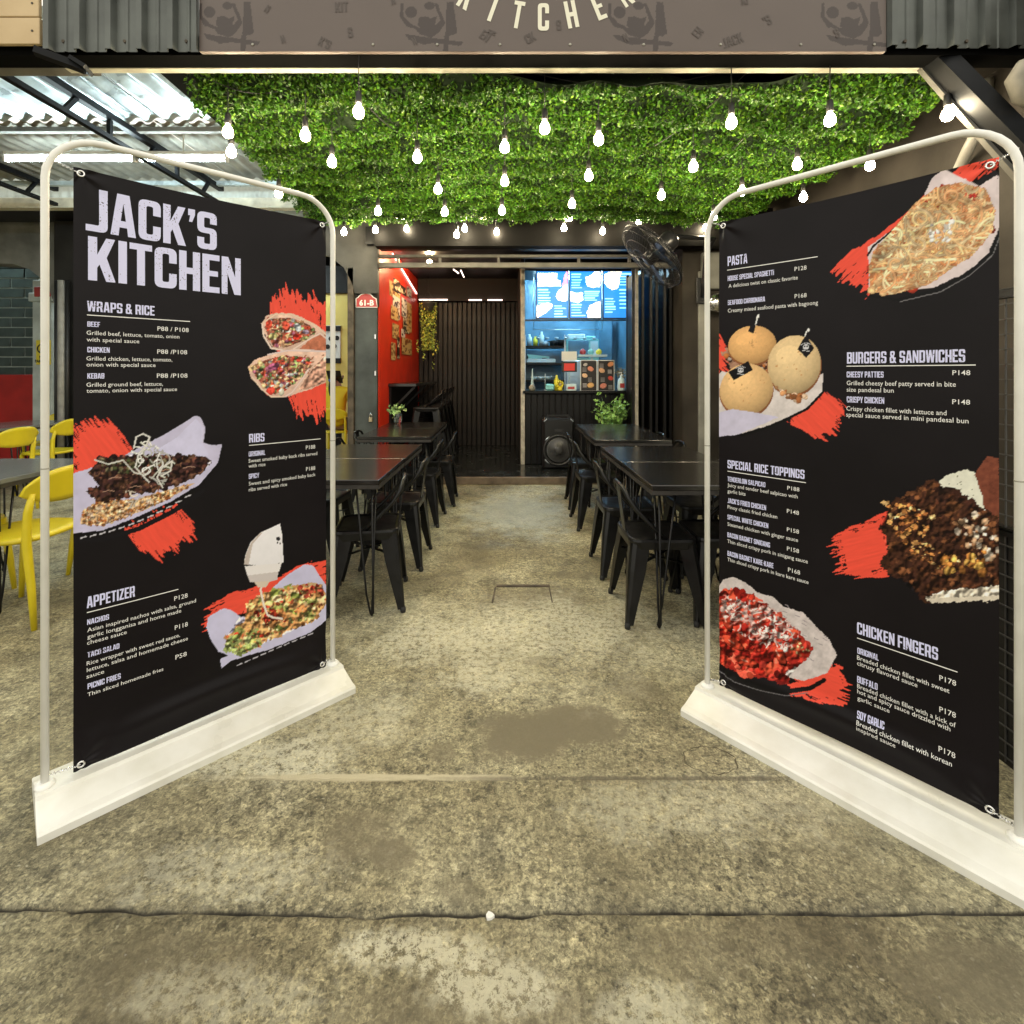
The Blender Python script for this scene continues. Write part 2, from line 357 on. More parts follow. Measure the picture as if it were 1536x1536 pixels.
# ------------------------------------------------------------------ heavy condensed capitals (own outlines)
def rnd(poly, rad, n=4):
    out = []
    for i, p in enumerate(poly):
        r = rad.get(i, 0)
        if not r: out.append(p); continue
        a = Vector(poly[i-1]); b = Vector(p); c = Vector(poly[(i+1) % len(poly)])
        u = (a-b).normalized()*min(r, (a-b).length*.49); v = (c-b).normalized()*min(r, (c-b).length*.49)
        for k in range(n+1):
            t = k/n; q = (b+u)*(1-t)**2+b*2*t*(1-t)+(b+v)*t*t; out.append((q.x, q.y))
    return out
def glyphs():
    W, s, b = .50, .175, .15; g = {}
    ring = lambda: rnd([(s, b), (s, 1-b), (W-s, 1-b), (W-s, b)], {0: .05, 1: .05, 2: .05, 3: .05})
    g['I'] = ([(0, 0), (s, 0), (s, 1), (0, 1)], [], s)
    g['J'] = (rnd([(-.02, 0), (.42, 0), (.42, 1), (.42-s, 1), (.42-s, b), (-.02, b)], {1: .14, 4: .04}), [], .42)
    g['A'] = ([(0, 0), (.14, 1), (.40, 1), (.54, 0), (.37, 0), (.35, .2), (.19, .2), (.17, 0)], [[(.215, .36), (.27, .78), (.325, .36)]], .54)
    g['C'] = (rnd([(0, 0), (W, 0), (W, .37), (W-s, .37), (W-s, b), (s, b), (s, 1-b), (W-s, 1-b), (W-s, .63), (W, .63), (W, 1), (0, 1)], {0: .16, 1: .16, 10: .16, 11: .16, 4: .05, 5: .05, 6: .05, 7: .05}), [], W)
    g['G'] = (rnd([(0, 0), (W, 0), (W, .5), (W*.52, .5), (W*.52, .37), (W-s, .37), (W-s, b), (s, b), (s, 1-b), (W-s, 1-b), (W-s, .66), (W, .66), (W, 1), (0, 1)], {0: .16, 1: .12, 12: .16, 13: .16, 7: .05, 8: .05, 9: .05}), [], W)
    g['O'] = (rnd([(0, 0), (W, 0), (W, 1), (0, 1)], {0: .16, 1: .16, 2: .16, 3: .16}), [ring()], W)
    g['D'] = (rnd([(0, 0), (W, 0), (W, 1), (0, 1)], {1: .16, 2: .16}), [ring()], W)
    g['U'] = (rnd([(0, 0), (W, 0), (W, 1), (W-s, 1), (W-s, b), (s, b), (s, 1), (0, 1)], {0: .16, 1: .16, 4: .05, 5: .05}), [], W)
    g['K'] = ([(0, 0), (s, 0), (s, .30), (.22, .38), (.35, 0), (.54, 0), (.36, .55), (.53, 1), (.35, 1), (s, .60), (s, 1), (0, 1)], [], .54)
    g['S'] = (rnd([(0, 0), (W, 0), (W, .58), (s, .58), (s, 1-b), (W-s, 1-b), (W-s, .69), (W, .69), (W, 1), (0, 1), (0, .43), (W-s, .43), (W-s, b), (s, b), (s, .31), (0, .31)],
                   {0: .16, 1: .16, 2: .16, 8: .16, 9: .16, 10: .16, 3: .04, 4: .04, 5: .04, 11: .04, 12: .04, 13: .04}), [], W)
    g['T'] = ([(.155, 0), (.325, 0), (.325, 1-b), (.48, 1-b), (.48, 1), (0, 1), (0, 1-b), (.155, 1-b)], [], .48)
    g['H'] = ([(0, 0), (s, 0), (s, .42), (W-s, .42), (W-s, 0), (W, 0), (W, 1), (W-s, 1), (W-s, .58), (s, .58), (s, 1), (0, 1)], [], W)
    g['E'] = ([(0, 0), (.43, 0), (.43, b), (s, b), (s, .43), (.39, .43), (.39, .57), (s, .57), (s, 1-b), (.43, 1-b), (.43, 1), (0, 1)], [], .43)
    g['F'] = ([(0, 0), (s, 0), (s, .40), (.38, .40), (.38, .55), (s, .55), (s, 1-b), (.42, 1-b), (.42, 1), (0, 1)], [], .42)
    g['L'] = ([(0, 0), (.41, 0), (.41, b), (s, b), (s, 1), (0, 1)], [], .41)
    g['N'] = ([(0, 0), (.15, 0), (.15, .55), (.33, 0), (.50, 0), (.50, 1), (.35, 1), (.35, .47), (.17, 1), (0, 1)], [], W)
    g['P'] = (rnd([(0, 0), (s, 0), (s, .37), (W, .37), (W, 1), (0, 1)], {3: .16, 4: .16}), [rnd([(s, .52), (s, 1-b), (W-s, 1-b), (W-s, .52)], {2: .05, 3: .05})], W)
    g['R'] = (rnd([(0, 0), (s, 0), (s, .38), (.28, .38), (.33, 0), (.52, 0), (.45, .42), (W, .48), (W, 1), (0, 1)], {7: .05, 8: .16}), [rnd([(s, .52), (s, 1-b), (W-s, 1-b), (W-s, .52)], {2: .05, 3: .05})], W+.02)
    g['B'] = (rnd([(0, 0), (W, 0), (W, .47), (.46, .51), (W, .55), (W, 1), (0, 1)], {1: .14, 2: .1, 4: .1, 5: .14}), [[(s, b), (s, .43), (W-s, .43), (W-s, b)], [(s, .58), (s, 1-b), (W-s, 1-b), (W-s, .58)]], W)
    g['Y'] = ([(.17, 0), (.34, 0), (.34, .36), (.52, 1), (.34, 1), (.26, .60), (.17, 1), (-.01, 1), (.17, .36)], [], .51)
    g['W'] = ([(.10, 0), (.29, 0), (.37, .52), (.45, 0), (.64, 0), (.74, 1), (.58, 1), (.54, .38), (.45, 1), (.29, 1), (.20, .38), (.16, 1), (0, 1)], [], .74)
    g['Z'] = ([(0, 0), (.44, 0), (.44, b), (.19, b), (.44, .88), (.44, 1), (.02, 1), (.02, 1-b), (.25, 1-b), (0, .12)], [], .44)
    g['&'] = (rnd([(0, 0), (.36, 0), (.42, .07), (.46, 0), (.60, 0), (.50, .22), (.56, .46), (.42, .46), (.38, .58), (.46, .72), (.46, 1), (.04, 1), (.04, .66), (.09, .56), (0, .46)], {0: .12, 10: .14, 11: .14}),
              [[(.16, b), (.16, .40), (.22, .46), (.32, .22), (.27, b)], [(.19, .72), (.19, 1-b), (.31, 1-b), (.31, .72), (.25, .66)]], .58)
    g["'"] = ([(.02, .66), (.10, .66), (.17, .86), (.17, 1), (0, 1), (0, .83), (.05, .83)], [], .17)
    g['-'] = ([(0, .42), (.22, .42), (.22, .56), (0, .56)], [], .22)
    return g
G = glyphs()
def heavy(text):
    """-> verts (n,2), tris, width; cap height 1"""
    V, T, x = [], [], 0.
    for ch in text:
        if ch == ' ': x += .24; continue
        o, holes, wd = G[ch]; lists = [[Vector((a, b, 0)) for a, b in o]]+[[Vector((a, b, 0)) for a, b in h] for h in holes]
        t = tessellate_polygon(lists); n = len(V)
        for l in lists: V += [(p.x+x, p.y) for p in l]
        T += [(a+n, b+n, c+n) for a, b, c in t]; x += wd+.055
    return np.array(V), np.array(T), x-.055
def plain(text, bold=0.):
    """built-in sans letters -> verts (n,2), tris, width; cap height 1"""
    cu = bpy.data.curves.new('t', 'FONT'); cu.body = text; cu.size = 1; cu.resolution_u = 2; cu.offset = bold; cu.fill_mode = 'FRONT'
    o = bpy.data.objects.new('t', cu); C.objects.link(o)
    dg = bpy.context.evaluated_depsgraph_get(); me = o.evaluated_get(dg).to_mesh()
    me.calc_loop_triangles(); V = np.array([tuple(v.co)[:2] for v in me.vertices]); T = np.array([tuple(t.vertices) for t in me.loop_triangles])
    o.evaluated_get(dg).to_mesh_clear(); bpy.data.objects.remove(o); bpy.data.curves.remove(cu)
    x0 = V[:, 0].min(); V[:, 0] -= x0; return V/.73, T, V[:, 0].max()/.73

# ================================================================== THE GROUND
def wav(x, s, a=.012):
    q = 1.0 if x < .25 else .35                              # the right half of the joint is straighter
    return a*2.2*q*float(vn(np.array(x*3.1+9), np.array(s), 1)+.8*vn(np.array(x*11+5), np.array(s), 2)+.5*vn(np.array(x*34+5), np.array(s), 3)-1.15)
def ground():
    xs = sorted(set([round(-2.6+i*.02, 3) for i in range(261)]+[-200, -60, -20, -12, -9, -7, -5, -4, -3.2, 3.2, 4, 5, 8, 20, 60, 200]))
    rows = [(-200, 0, 0, 0), (-20, 0, 0, 0), (-4, 0, 0, 0), (.2, 0, 0, 0), (.8, 0, 0, 0)]
    for yc, s, wd, dp, a in ((1.252, .4, .0032, .009, .007), (1.665, 2.1, .0025, .0012, .008)):
        rows += [(yc-wd*2.4, 1, s, 0, a), (yc-wd*.7, 1, s, -dp*.5, a), (yc, 1, s, -dp, a), (yc+wd*.7, 1, s, -dp*.5, a), (yc+wd*2.4, 1, s, .0012, a), (yc+.06, 1, s, 0, a*.5)]
    rows += [(2.2, 0, 0, 0), (3, 0, 0, 0), (4, 0, 0, 0), (5, 0, 0, 0), (6.2, 0, 0, 0), (9, 0, 0, 0), (14, 0, 0, 0), (60, 0, 0, 0), (200, 0, 0, 0)]
    vs = []
    for r in rows:
        for x in xs:
            y = r[0]+(wav(x, r[2], r[4] if len(r) > 4 else .01) if r[1] else 0)
            z = r[3]*(.35+1.5*float(vn(np.array(x*16+3), np.array(r[2]), 5))) if r[1] else 0
            vs.append((x, y, min(z, .002)))
    n = len(xs); fs = [(j*n+i, j*n+i+1, (j+1)*n+i+1, (j+1)*n+i) for j in range(len(rows)-1) for i in range(n-1)]
    mb = MB().add(vs, fs, True)
    m = bpy.data.materials.new('worn_concrete'); m.use_nodes = True; N, L = nodes(m); b = N['Principled BSDF']
    geo = N.new('ShaderNodeNewGeometry')
    def noise(sc_, det=6, rough=.6, dist=0.):
        n_ = N.new('ShaderNodeTexNoise'); n_.inputs['Scale'].default_value = sc_; n_.inputs['Detail'].default_value = det
        n_.inputs['Roughness'].default_value = rough; n_.inputs['Distortion'].default_value = dist; L.new(geo.outputs['Position'], n_.inputs['Vector']); return n_.outputs['Fac']
    def ramp(f, st):
        r = N.new('ShaderNodeValToRGB'); e = r.color_ramp.elements
        while len(e) < len(st): e.new(.5)
        for k, (p, c) in enumerate(st): e[k].position = p; e[k].color = (*c, 1) if len(c) == 3 else c
        L.new(f, r.inputs['Fac']); return r.outputs['Color']
    def mix(kind, f, a, b_):
        x = N.new('ShaderNodeMix'); x.data_type = 'RGBA'; x.blend_type = kind
        if isinstance(f, float): x.inputs[0].default_value = f
        else: L.new(f, x.inputs[0])
        for s_, v in ((6, a), (7, b_)):
            if isinstance(v, tuple): x.inputs[s_].default_value = (*v, 1)
            else: L.new(v, x.inputs[s_])
        return x.outputs[2]
    def math_(op, a, b_=None, c_=None):
        x = N.new('ShaderNodeMath'); x.operation = op
        for k, v in enumerate((a, b_, c_)):
            if v is None: continue
            if isinstance(v, (int, float)): x.inputs[k].default_value = v
            else: L.new(v, x.inputs[k])
        return x.outputs[0]
    g = lambda v: (v, v, v)
    def vec(sc_, amp):                                              # slightly warped position, so the grains are not round
        n_ = N.new('ShaderNodeTexNoise'); n_.inputs['Scale'].default_value = sc_; n_.inputs['Detail'].default_value = 3; L.new(geo.outputs['Position'], n_.inputs['Vector'])
        x = N.new('ShaderNodeVectorMath'); x.operation = 'MULTIPLY_ADD'; x.inputs[1].default_value = (amp, amp, amp)
        L.new(n_.outputs['Color'], x.inputs[0]); L.new(geo.outputs['Position'], x.inputs[2]); return x.outputs[0]
    def voro(sc_, feat, v):
        x = N.new('ShaderNodeTexVoronoi'); x.feature = feat; x.inputs['Scale'].default_value = sc_; L.new(v, x.inputs['Vector']); return x
    v1 = vec(60, .03)
    base = ramp(noise(1.4, 8, .62, .2), [(.33, (.165, .143, .082)), (.5, (.305, .276, .170)), (.68, (.490, .460, .315))])
    base = mix('MULTIPLY', .8, base, ramp(noise(6, 8, .7), [(.34, g(.40)), (.5, g(.95)), (.72, g(1.25))]))
    g1 = voro(85, 'F1', v1); g2 = voro(190, 'F1', v1)
    sepc = N.new('ShaderNodeSeparateColor'); L.new(g1.outputs['Color'], sepc.inputs[0]); sepd = N.new('ShaderNodeSeparateColor'); L.new(g2.outputs['Color'], sepd.inputs[0])
    grit = ramp(sepc.outputs[0], [(0, g(.60)), (.5, g(1.0)), (1, g(1.35))])
    grit = mix('MULTIPLY', .8, grit, ramp(sepd.outputs[1], [(0, g(.50)), (.5, g(1.02)), (1, g(1.40))]))
    grit = mix('MULTIPLY', .8, grit, ramp(noise(95, 6, .8), [(.36, g(.28)), (.48, g(.95)), (.64, g(1.5))]))
    grit = mix('MULTIPLY', .9, grit, ramp(noise(33, 7, .75), [(.38, g(.32)), (.46, g(.92)), (.66, g(1.35))]))
    gm = ramp(noise(2.3, 5, .6), [(.30, g(.55)), (.58, g(1.0))])
    base = mix('MULTIPLY', gm, base, grit)
    vo2 = voro(21, 'F1', vec(12, .06))
    base = mix('MULTIPLY', .85, base, ramp(vo2.outputs['Distance'], [(.06, g(.25)), (.13, g(1))]))
    vo3 = voro(47, 'F1', vec(20, .04)); base = mix('MULTIPLY', .8, base, ramp(vo3.outputs['Distance'], [(.09, g(.30)), (.20, g(1))]))
    vo4 = voro(33, 'F1', vec(18, .05)); base = mix('MIX', math_('MULTIPLY', ramp(vo4.outputs['Distance'], [(.07, g(1)), (.15, g(0))]), .55), base, (.62, .59, .44))
    sep = N.new('ShaderNodeSeparateXYZ'); L.new(geo.outputs['Position'], sep.inputs[0])
    nz = noise(5, 5); nz2 = noise(26, 5, .7)
    speck = ramp(noise(34, 9, .85), [(.46, g(0)), (.50, g(1))])
    def spot(cx, cy, rx, ry, lo=.78, hi=1.15, rag=1.3):            # ragged stain
        dx = math_('DIVIDE', math_('SUBTRACT', sep.outputs[0], cx), rx); dy = math_('DIVIDE', math_('SUBTRACT', sep.outputs[1], cy), ry)
        d = math_('SQRT', math_('ADD', math_('MULTIPLY', dx, dx), math_('MULTIPLY', dy, dy)))
        d = math_('ADD', d, math_('MULTIPLY', math_('ADD', math_('SUBTRACT', nz, .5), math_('MULTIPLY', math_('SUBTRACT', nz2, .5), .8)), rag))
        x = N.new('ShaderNodeMapRange'); x.inputs['From Min'].default_value = lo; x.inputs['From Max'].default_value = hi; x.inputs['To Min'].default_value = 1; x.inputs['To Max'].default_value = 0
        L.new(d, x.inputs['Value']); return x.outputs[0]
    for cx, cy, rx, ry, dk in STAINS: base = mix('MIX', math_('MULTIPLY', spot(cx, cy, rx, ry), dk), base, (.165, .143, .090))
    for cx, cy, rx, ry, k in PALES: base = mix('MIX', math_('MULTIPLY', math_('MULTIPLY', spot(cx, cy, rx, ry, .6, 1.15, 2.0), speck), k), base, (.70, .68, .52))
    base = mix('MIX', math_('MULTIPLY', spot(-.46, 1.672, .46, .013, .7, 1.3, 1.3), .95), base, (.52, .47, .32))      # pale mortar ridge of the far joint
    base = mix('MIX', math_('MULTIPLY', spot(.45, 1.668, .50, .007, .5, 1.6, 1.8), .75), base, (.09, .075, .05))
    base = mix('MIX', math_('MULTIPLY', spot(.12, 4.9, .55, .85, .5, 1.1, 1.4), .55), base, (.40, .45, .44))    # cooler grey patch by the step
    # dirt lying in the joints
    def jointdirt(yc, wd):
        d = math_('ABSOLUTE', math_('SUBTRACT', math_('ADD', sep.outputs[1], math_('MULTIPLY', math_('SUBTRACT', noise(3, 3), .5), .05)), yc))
        x = N.new('ShaderNodeMapRange'); x.inputs['From Min'].default_value = 0; x.inputs['From Max'].default_value = wd; x.inputs['To Min'].default_value = 1; x.inputs['To Max'].default_value = 0
        L.new(d, x.inputs['Value']); return x.outputs[0]
    base = mix('MULTIPLY', math_('MULTIPLY', jointdirt(1.255, .03), .35), base, (.35, .33, .30))
    base = mix('MULTIPLY', math_('MULTIPLY', ramp(sep.outputs[2], [(0, g(1)), (1, g(0))]), 0.), base, (0., 0., 0.))
    low = N.new('ShaderNodeMapRange'); low.inputs['From Min'].default_value = -.006; low.inputs['From Max'].default_value = -.0004; low.inputs['To Min'].default_value = .88; low.inputs['To Max'].default_value = 0
    L.new(sep.outputs[2], low.inputs['Value']); base = mix('MIX', low.outputs[0], base, (.022, .018, .012))
    L.new(base, b.inputs['Base Color'])
    rr = N.new('ShaderNodeMapRange'); rr.inputs['From Min'].default_value = .3; rr.inputs['From Max'].default_value = .7; rr.inputs['To Min'].default_value = .42; rr.inputs['To Max'].default_value = .75
    L.new(nz, rr.inputs['Value']); L.new(rr.outputs[0], b.inputs['Roughness'])
    h = math_('ADD', math_('MULTIPLY', noise(70, 8, .8), .9), math_('MULTIPLY', sepc.outputs[0], .30))
    h = math_('ADD', h, math_('MULTIPLY', noise(7, 5), .8))
    bp = N.new('ShaderNodeBump'); bp.inputs['Strength'].default_value = .75; bp.inputs['Distance'].default_value = .006
    L.new(h, bp.inputs['Height']); L.new(bp.outputs['Normal'], b.inputs['Normal'])
    struct('ground', mb, m)
STAINS = [(.07, 1.87, .17, .12, .95), (.27, 1.93, .17, .12, .95), (-.42, 1.46, .11, .09, .6), (-.31, 1.40, .06, .045, .7), (-.22, 1.78, .05, .05, .6), (.13, 2.35, .05, .04, .5), (.55, 2.15, .10, .10, .5), (.22, 3.0, .34, .16, .45), (-.05, 1.06, .25, .09, .55), (.45, 3.35, .12, .07, .5), (-.12, 1.31, .07, .04, .4), (.42, 1.16, .12, .06, .4),
          (-.75, 1.12, .20, .10, .5), (.65, 1.20, .25, .05, .35), (1.05, 1.12, .25, .08, .7), (-.3, 3.6, .2, .4, .25), (-1.6, 2.6, .3, .4, .3)]
PALES = [(-.22, 1.17, .17, .050, .8), (-.80, 1.75, .3, .10, .7), (.35, 2.7, .5, .3, .35), (-.25, 2.55, .4, .25, .45), (.6, 1.55, .4, .12, .3), (-.75, 1.35, .35, .09, .35), (-.03, 1.10, .16, .05, .7), (-.55, 1.95, .25, .14, .35), (.1, 2.6, .9, .5, .22), (-.6, 1.08, .2, .06, .35), (.30, 1.06, .14, .06, .5), (-.1, 2.2, .2, .1, .4)]
ground()
# cast ring and the recessed hatch in the concrete
m_ = MB()
cx_, cy_, _z = at(1065, 1140, 1013.8/580)
m_.tube([(cx_+.088*math.cos(t*PI/24)+.004*math.sin(t*.9), cy_+.062*math.sin(t*PI/24)+.003*math.sin(t*1.7), -.0032+.0040*float(vn(np.array(t*.45), np.array(2.), 3))) for t in range(49)], .0030, 5, False)
M['ring_dirt'] = mat('ring_dirt', (.10, .085, .055), .9, var=.5, vscale=20)
tag(link('floor_ring', m_.mesh('floor_ring', M['ring_dirt'])), kind='structure')
t = thing('floor_hatch', 'small rusty steel frame of a drain hatch set in the concrete between the table rows', 'drain hatch', (.10, 3.05, 0))
p = MB(); p.beam((-.155, .12, .002), (.175, .12, .002), .022, .012); part('back_edge', p, M['rust'], t)
p = MB(); p.beam((-.16, .11, .001), (-.175, -.11, .001), .010, .006); part('side_edge', p, M['rust'], t)
p = MB(); p.beam((.17, .11, .001), (.17, -.10, .001), .007, .006); part('side_edge', p, M['rust'], t)


# loose grit and crumbs of mortar
b = MB(); rn_g = random.Random(21)
for _ in range(420):
    y = 1.0+2.6*rn_g.random()**1.3; x = rn_g.uniform(-1, 1)*y*.95; r_ = rn_g.uniform(.0012, .0042)*rn_g.choice((.6, .8, 1, 1)); a0 = rn_g.uniform(0, 6)
    vs = [(x+r_*rn_g.uniform(.6, 1.2)*math.cos(a0+k*PI/2.5), y+r_*rn_g.uniform(.6, 1.2)*math.sin(a0+k*PI/2.5), -.001) for k in range(5)]+[(x, y, r_*.9)]
    b.add(vs, [(k, (k+1) % 5, 5) for k in range(5)])
M['grit'] = mat('grit', (.10, .09, .065), .9, col2=(.34, .31, .24), vscale=3)
tag(link('floor_grit', b.mesh('floor_grit', M['grit'])), 'fine loose grit scattered over the concrete floor', 'grit', kind='stuff')
# ================================================================== BANNER STANDS
RED = (236, 84, 66)
def banner_stand(label, p0, dirv, sep, depth_sign, Hf, corners, W, z0, z1, t0, step, lines, heavies, plains, paint, base_front, base_len, base_off, name_cat='banner stand'):
    """p0: foot of the pole nearest the viewer; dirv: unit vector to the other pole; the face looks to -n"""
    dx, dy = dirv; n = (-dy*depth_sign, dx*depth_sign)        # n points away from the viewer
    T = thing('banner_stand', label, name_cat, (p0[0], p0[1], 0))
    loc = lambda t_, nn, z: (dx*t_+n[0]*nn, dy*t_+n[1]*nn, z)
    # base: low board with a rim, a sloping front and a raised middle
    prof = [(-.148, 0), (-.148, .022), (-.142, .028), (-.118, .033), (-.045, .062), (-.040, .072), (.040, .072), (.045, .062), (.118, .033), (.142, .028), (.148, .022), (.148, 0)]
    ts = [-base_off, -base_off+.004, base_len-base_off-.004, base_len-base_off]; rings = []
    for k, tt in enumerate(ts):
        q = .985 if k in (0, 3) else 1
        rings.append([loc(tt, a*q, z*q) for a, z in prof])
    b = MB(); b.loft(rings, True); part('base', b, M['white_paint'], T)
    # bent tube frame with rounded upper corners
    r = .14; pts = [loc(0, 0, .06), loc(0, 0, Hf-r)]
    for k in range(1, 9): a = k*PI/16; pts.append(loc(r-r*math.cos(a), 0, Hf-r+r*math.sin(a)))
    for k in range(0, 9): a = PI/2-k*PI/16; pts.append(loc(sep-r+r*math.cos(a), 0, Hf-r+r*math.sin(a)))
    pts.append(loc(sep, 0, .06)); f = MB(); f.tube(pts, .0106, 12); part('frame', f, M['frame_white'], T)
    for tt in (0, sep):
        for zz in (1.03, ):
            s = MB(); s.lathe([(.0112, zz), (.0112, zz+.004)], loc(tt, 0, 0), 12); part('tube_joint', s, M['galv_old'], T)
        s = MB(); s.lathe([(.026, .071), (.026, .077), (.018, .085)], loc(tt, 0, 0), 12); part('foot_collar', s, M['frame_white'], T)
    # sheet
    Ht = z1-z0; H = homography(corners, [(0, Ht), (W, Ht), (W, 0), (0, 0)])
    gr = [(.018, .018), (W-.018, .018), (.018, Ht-.018), (W-.018, Ht-.018)]
    def disp(u, v):
        u = np.asarray(u, float); v = np.asarray(v, float)
        d = .0035*np.sin(v*2.1+.4)*np.sin(PI*u/W)+.0022*np.sin(u*9+v*1.3)
        for k, (gu, gv) in enumerate(gr):
            a, c = u-gu, v-gv; rr_ = np.hypot(a, c); th = np.arctan2(c, a)
            d = d+.0042*np.exp(-rr_/.085)*np.cos(th*6+k)*np.minimum(1, rr_/.03)
        d = d+.009*np.exp(-((v-.055-.03*np.sin(u/W*PI))/.03)**2)*np.sin(PI*np.clip(u/W, 0, 1))      # roll along the lower hem
        d = d-.004*np.exp(-((v-.13)/.035)**2)
        return d
    edge = lambda u, v: (u, v)
    def place(u, v, off):
        d = disp(u, v)+off; u = u+t0; sag = .006*np.sin(PI*np.clip((u-t0)/W, 0, 1))
        vv = v+np.where(v > Ht/2, -sag, sag*.6)*np.clip(np.abs(v-Ht/2)/(Ht/2), 0, 1)**6
        return np.stack([dx*u-n[0]*d, dy*u-n[1]*d, vv+z0], -1)
    A = Art(H, W, Ht, step, (21, 18, 21)); A.c *= (1+.5*(fbm(A.U*5, A.V*5, 3)-.5))[..., None]
    paint(A); V = place(A.U.ravel(), A.V.ravel(), 0)
    Fq = A.faces() if depth_sign > 0 else A.faces()
    sh = link('banner', npmesh('banner', V, Fq, M['banner_print'], A.c.reshape(-1, 3)), T)
    # flat print: headings, item names, small text, rules
    def put(strings, fn, mname, nm, off):
        for (txt, x, y, xr, cap) in strings:
            v2, t3, wd = fn(txt)
            if cap > 30:
                for _ in range(3):                                  # big letters follow the creases of the sheet
                    a, b_2, c_2 = v2[t3[:, 0]], v2[t3[:, 1]], v2[t3[:, 2]]; q = len(t3); i_ = np.arange(q)
                    v2 = np.concatenate([a, b_2, c_2, (a+b_2)/2, (b_2+c_2)/2, (c_2+a)/2])
                    A_, B_, C_, D_, E_, F_ = (i_+k*q for k in range(6))
                    t3 = np.concatenate([np.stack(z_, 1) for z_ in ((A_, D_, F_), (D_, B_, E_), (F_, E_, C_), (D_, E_, F_))])
            u0, vb = happly(H, x, y); ur, _ = happly(H, xr, y+(xr-x)*SL(H, x, y)); _, vt = happly(H, x, y-cap)
            uu = u0+v2[:, 0]/wd*(ur-u0); vv = vb+v2[:, 1]*(vt-vb)
            link(nm, npmesh(nm, place(uu, vv, off), t3, M[mname], smooth=False), sh)
    put(heavies, heavy, 'print_worn', 'heading_text', .0022)
    put(plains, lambda s_: plain(s_, .002), 'print_pale', 'menu_text', .0022)
    if lines:
        for (xa, ya, xb, yb) in lines:
            VV, TT, k = [], [], 0
            ua, va = happly(H, xa, ya); ub, vb = happly(H, xb, yb); va = vb = (va+vb)/2; hh = .0014; mseg = 8
            for i in range(mseg+1):
                uu = np.array([ua+(ub-ua)*i/mseg]*2); VV.append(place(uu, np.array([va-hh, va+hh]), .0022))
            TT += [(k+2*i, k+2*i+2, k+2*i+3, k+2*i+1) for i in range(mseg)]
            link('heading_rule', npmesh('heading_rule', np.concatenate(VV), np.array(TT), M['print_pale'], smooth=False), sh)
    # eyelets with hooks to the frame
    for k, (gu, gv) in enumerate(gr):
        c = place(np.array([gu]), np.array([gv]), .003)[0]; e = MB()
        ax = Vector((n[0], n[1], 0)); du = Vector((dx, dy, 0)); ring = []
        for q in range(13):
            a = q*PI/6; ring.append(tuple(Vector(c)+du*.0085*math.cos(a)+Vector((0, 0, .0085*math.sin(a)))))
        e.tube(ring, .0032, 6, False); part('eyelet', e, M['chrome'], sh)
        s = MB(); end = Vector(loc(0 if k % 2 == 0 else sep, 0, gv+z0+(-.022 if k < 2 else .03)));
        if k < 2: end.z = .10
        c0 = Vector(c); L_ = end-c0; pts = []
        for q in range(25):
            f_ = q/24; o_ = Vector((0, 0, .004*math.sin(f_*60)))+ax*.004*math.cos(f_*60); pts.append(tuple(c0+L_*f_+(o_ if .15 < f_ < .85 else Vector((0, 0, 0)))))
        s.tube(pts, .0018, 5); part('hook', s, M['chrome'], T)
    return T
def SL(H, x, y):
    """slope of the horizontal line of the sheet through a reference pixel"""
    Hi = np.linalg.inv(H); u, v = happly(H, x, y); a, b = happly(Hi, u+.05, v); return (b-y)/(a-x)
# slightly worn white ink
m = mat('print_worn', (.80, .80, .90), .45); N, L = nodes(m); b_ = N['Principled BSDF']
tc = N.new('ShaderNodeTexCoord'); n1 = N.new('ShaderNodeTexNoise'); n1.inputs['Scale'].default_value = 190; n1.inputs['Detail'].default_value = 3
n2 = N.new('ShaderNodeTexNoise'); n2.inputs['Scale'].default_value = 16
L.new(tc.outputs['Object'], n1.inputs['Vector']); L.new(tc.outputs['Object'], n2.inputs['Vector'])
ml = N.new('ShaderNodeMath'); ml.operation = 'MULTIPLY_ADD'; ml.inputs[1].default_value = .55; L.new(n2.outputs['Fac'], ml.inputs[0]); L.new(n1.outputs['Fac'], ml.inputs[2])
rp = N.new('ShaderNodeValToRGB'); rp.color_ramp.elements[0].position = .955; rp.color_ramp.elements[0].color = (.66, .67, .95, 1); rp.color_ramp.elements[1].position = .99; rp.color_ramp.elements[1].color = (.10, .09, .11, 1)
L.new(ml.outputs[0], rp.inputs['Fac']); L.new(rp.outputs['Color'], b_.inputs['Base Color']); M['print_worn'] = m

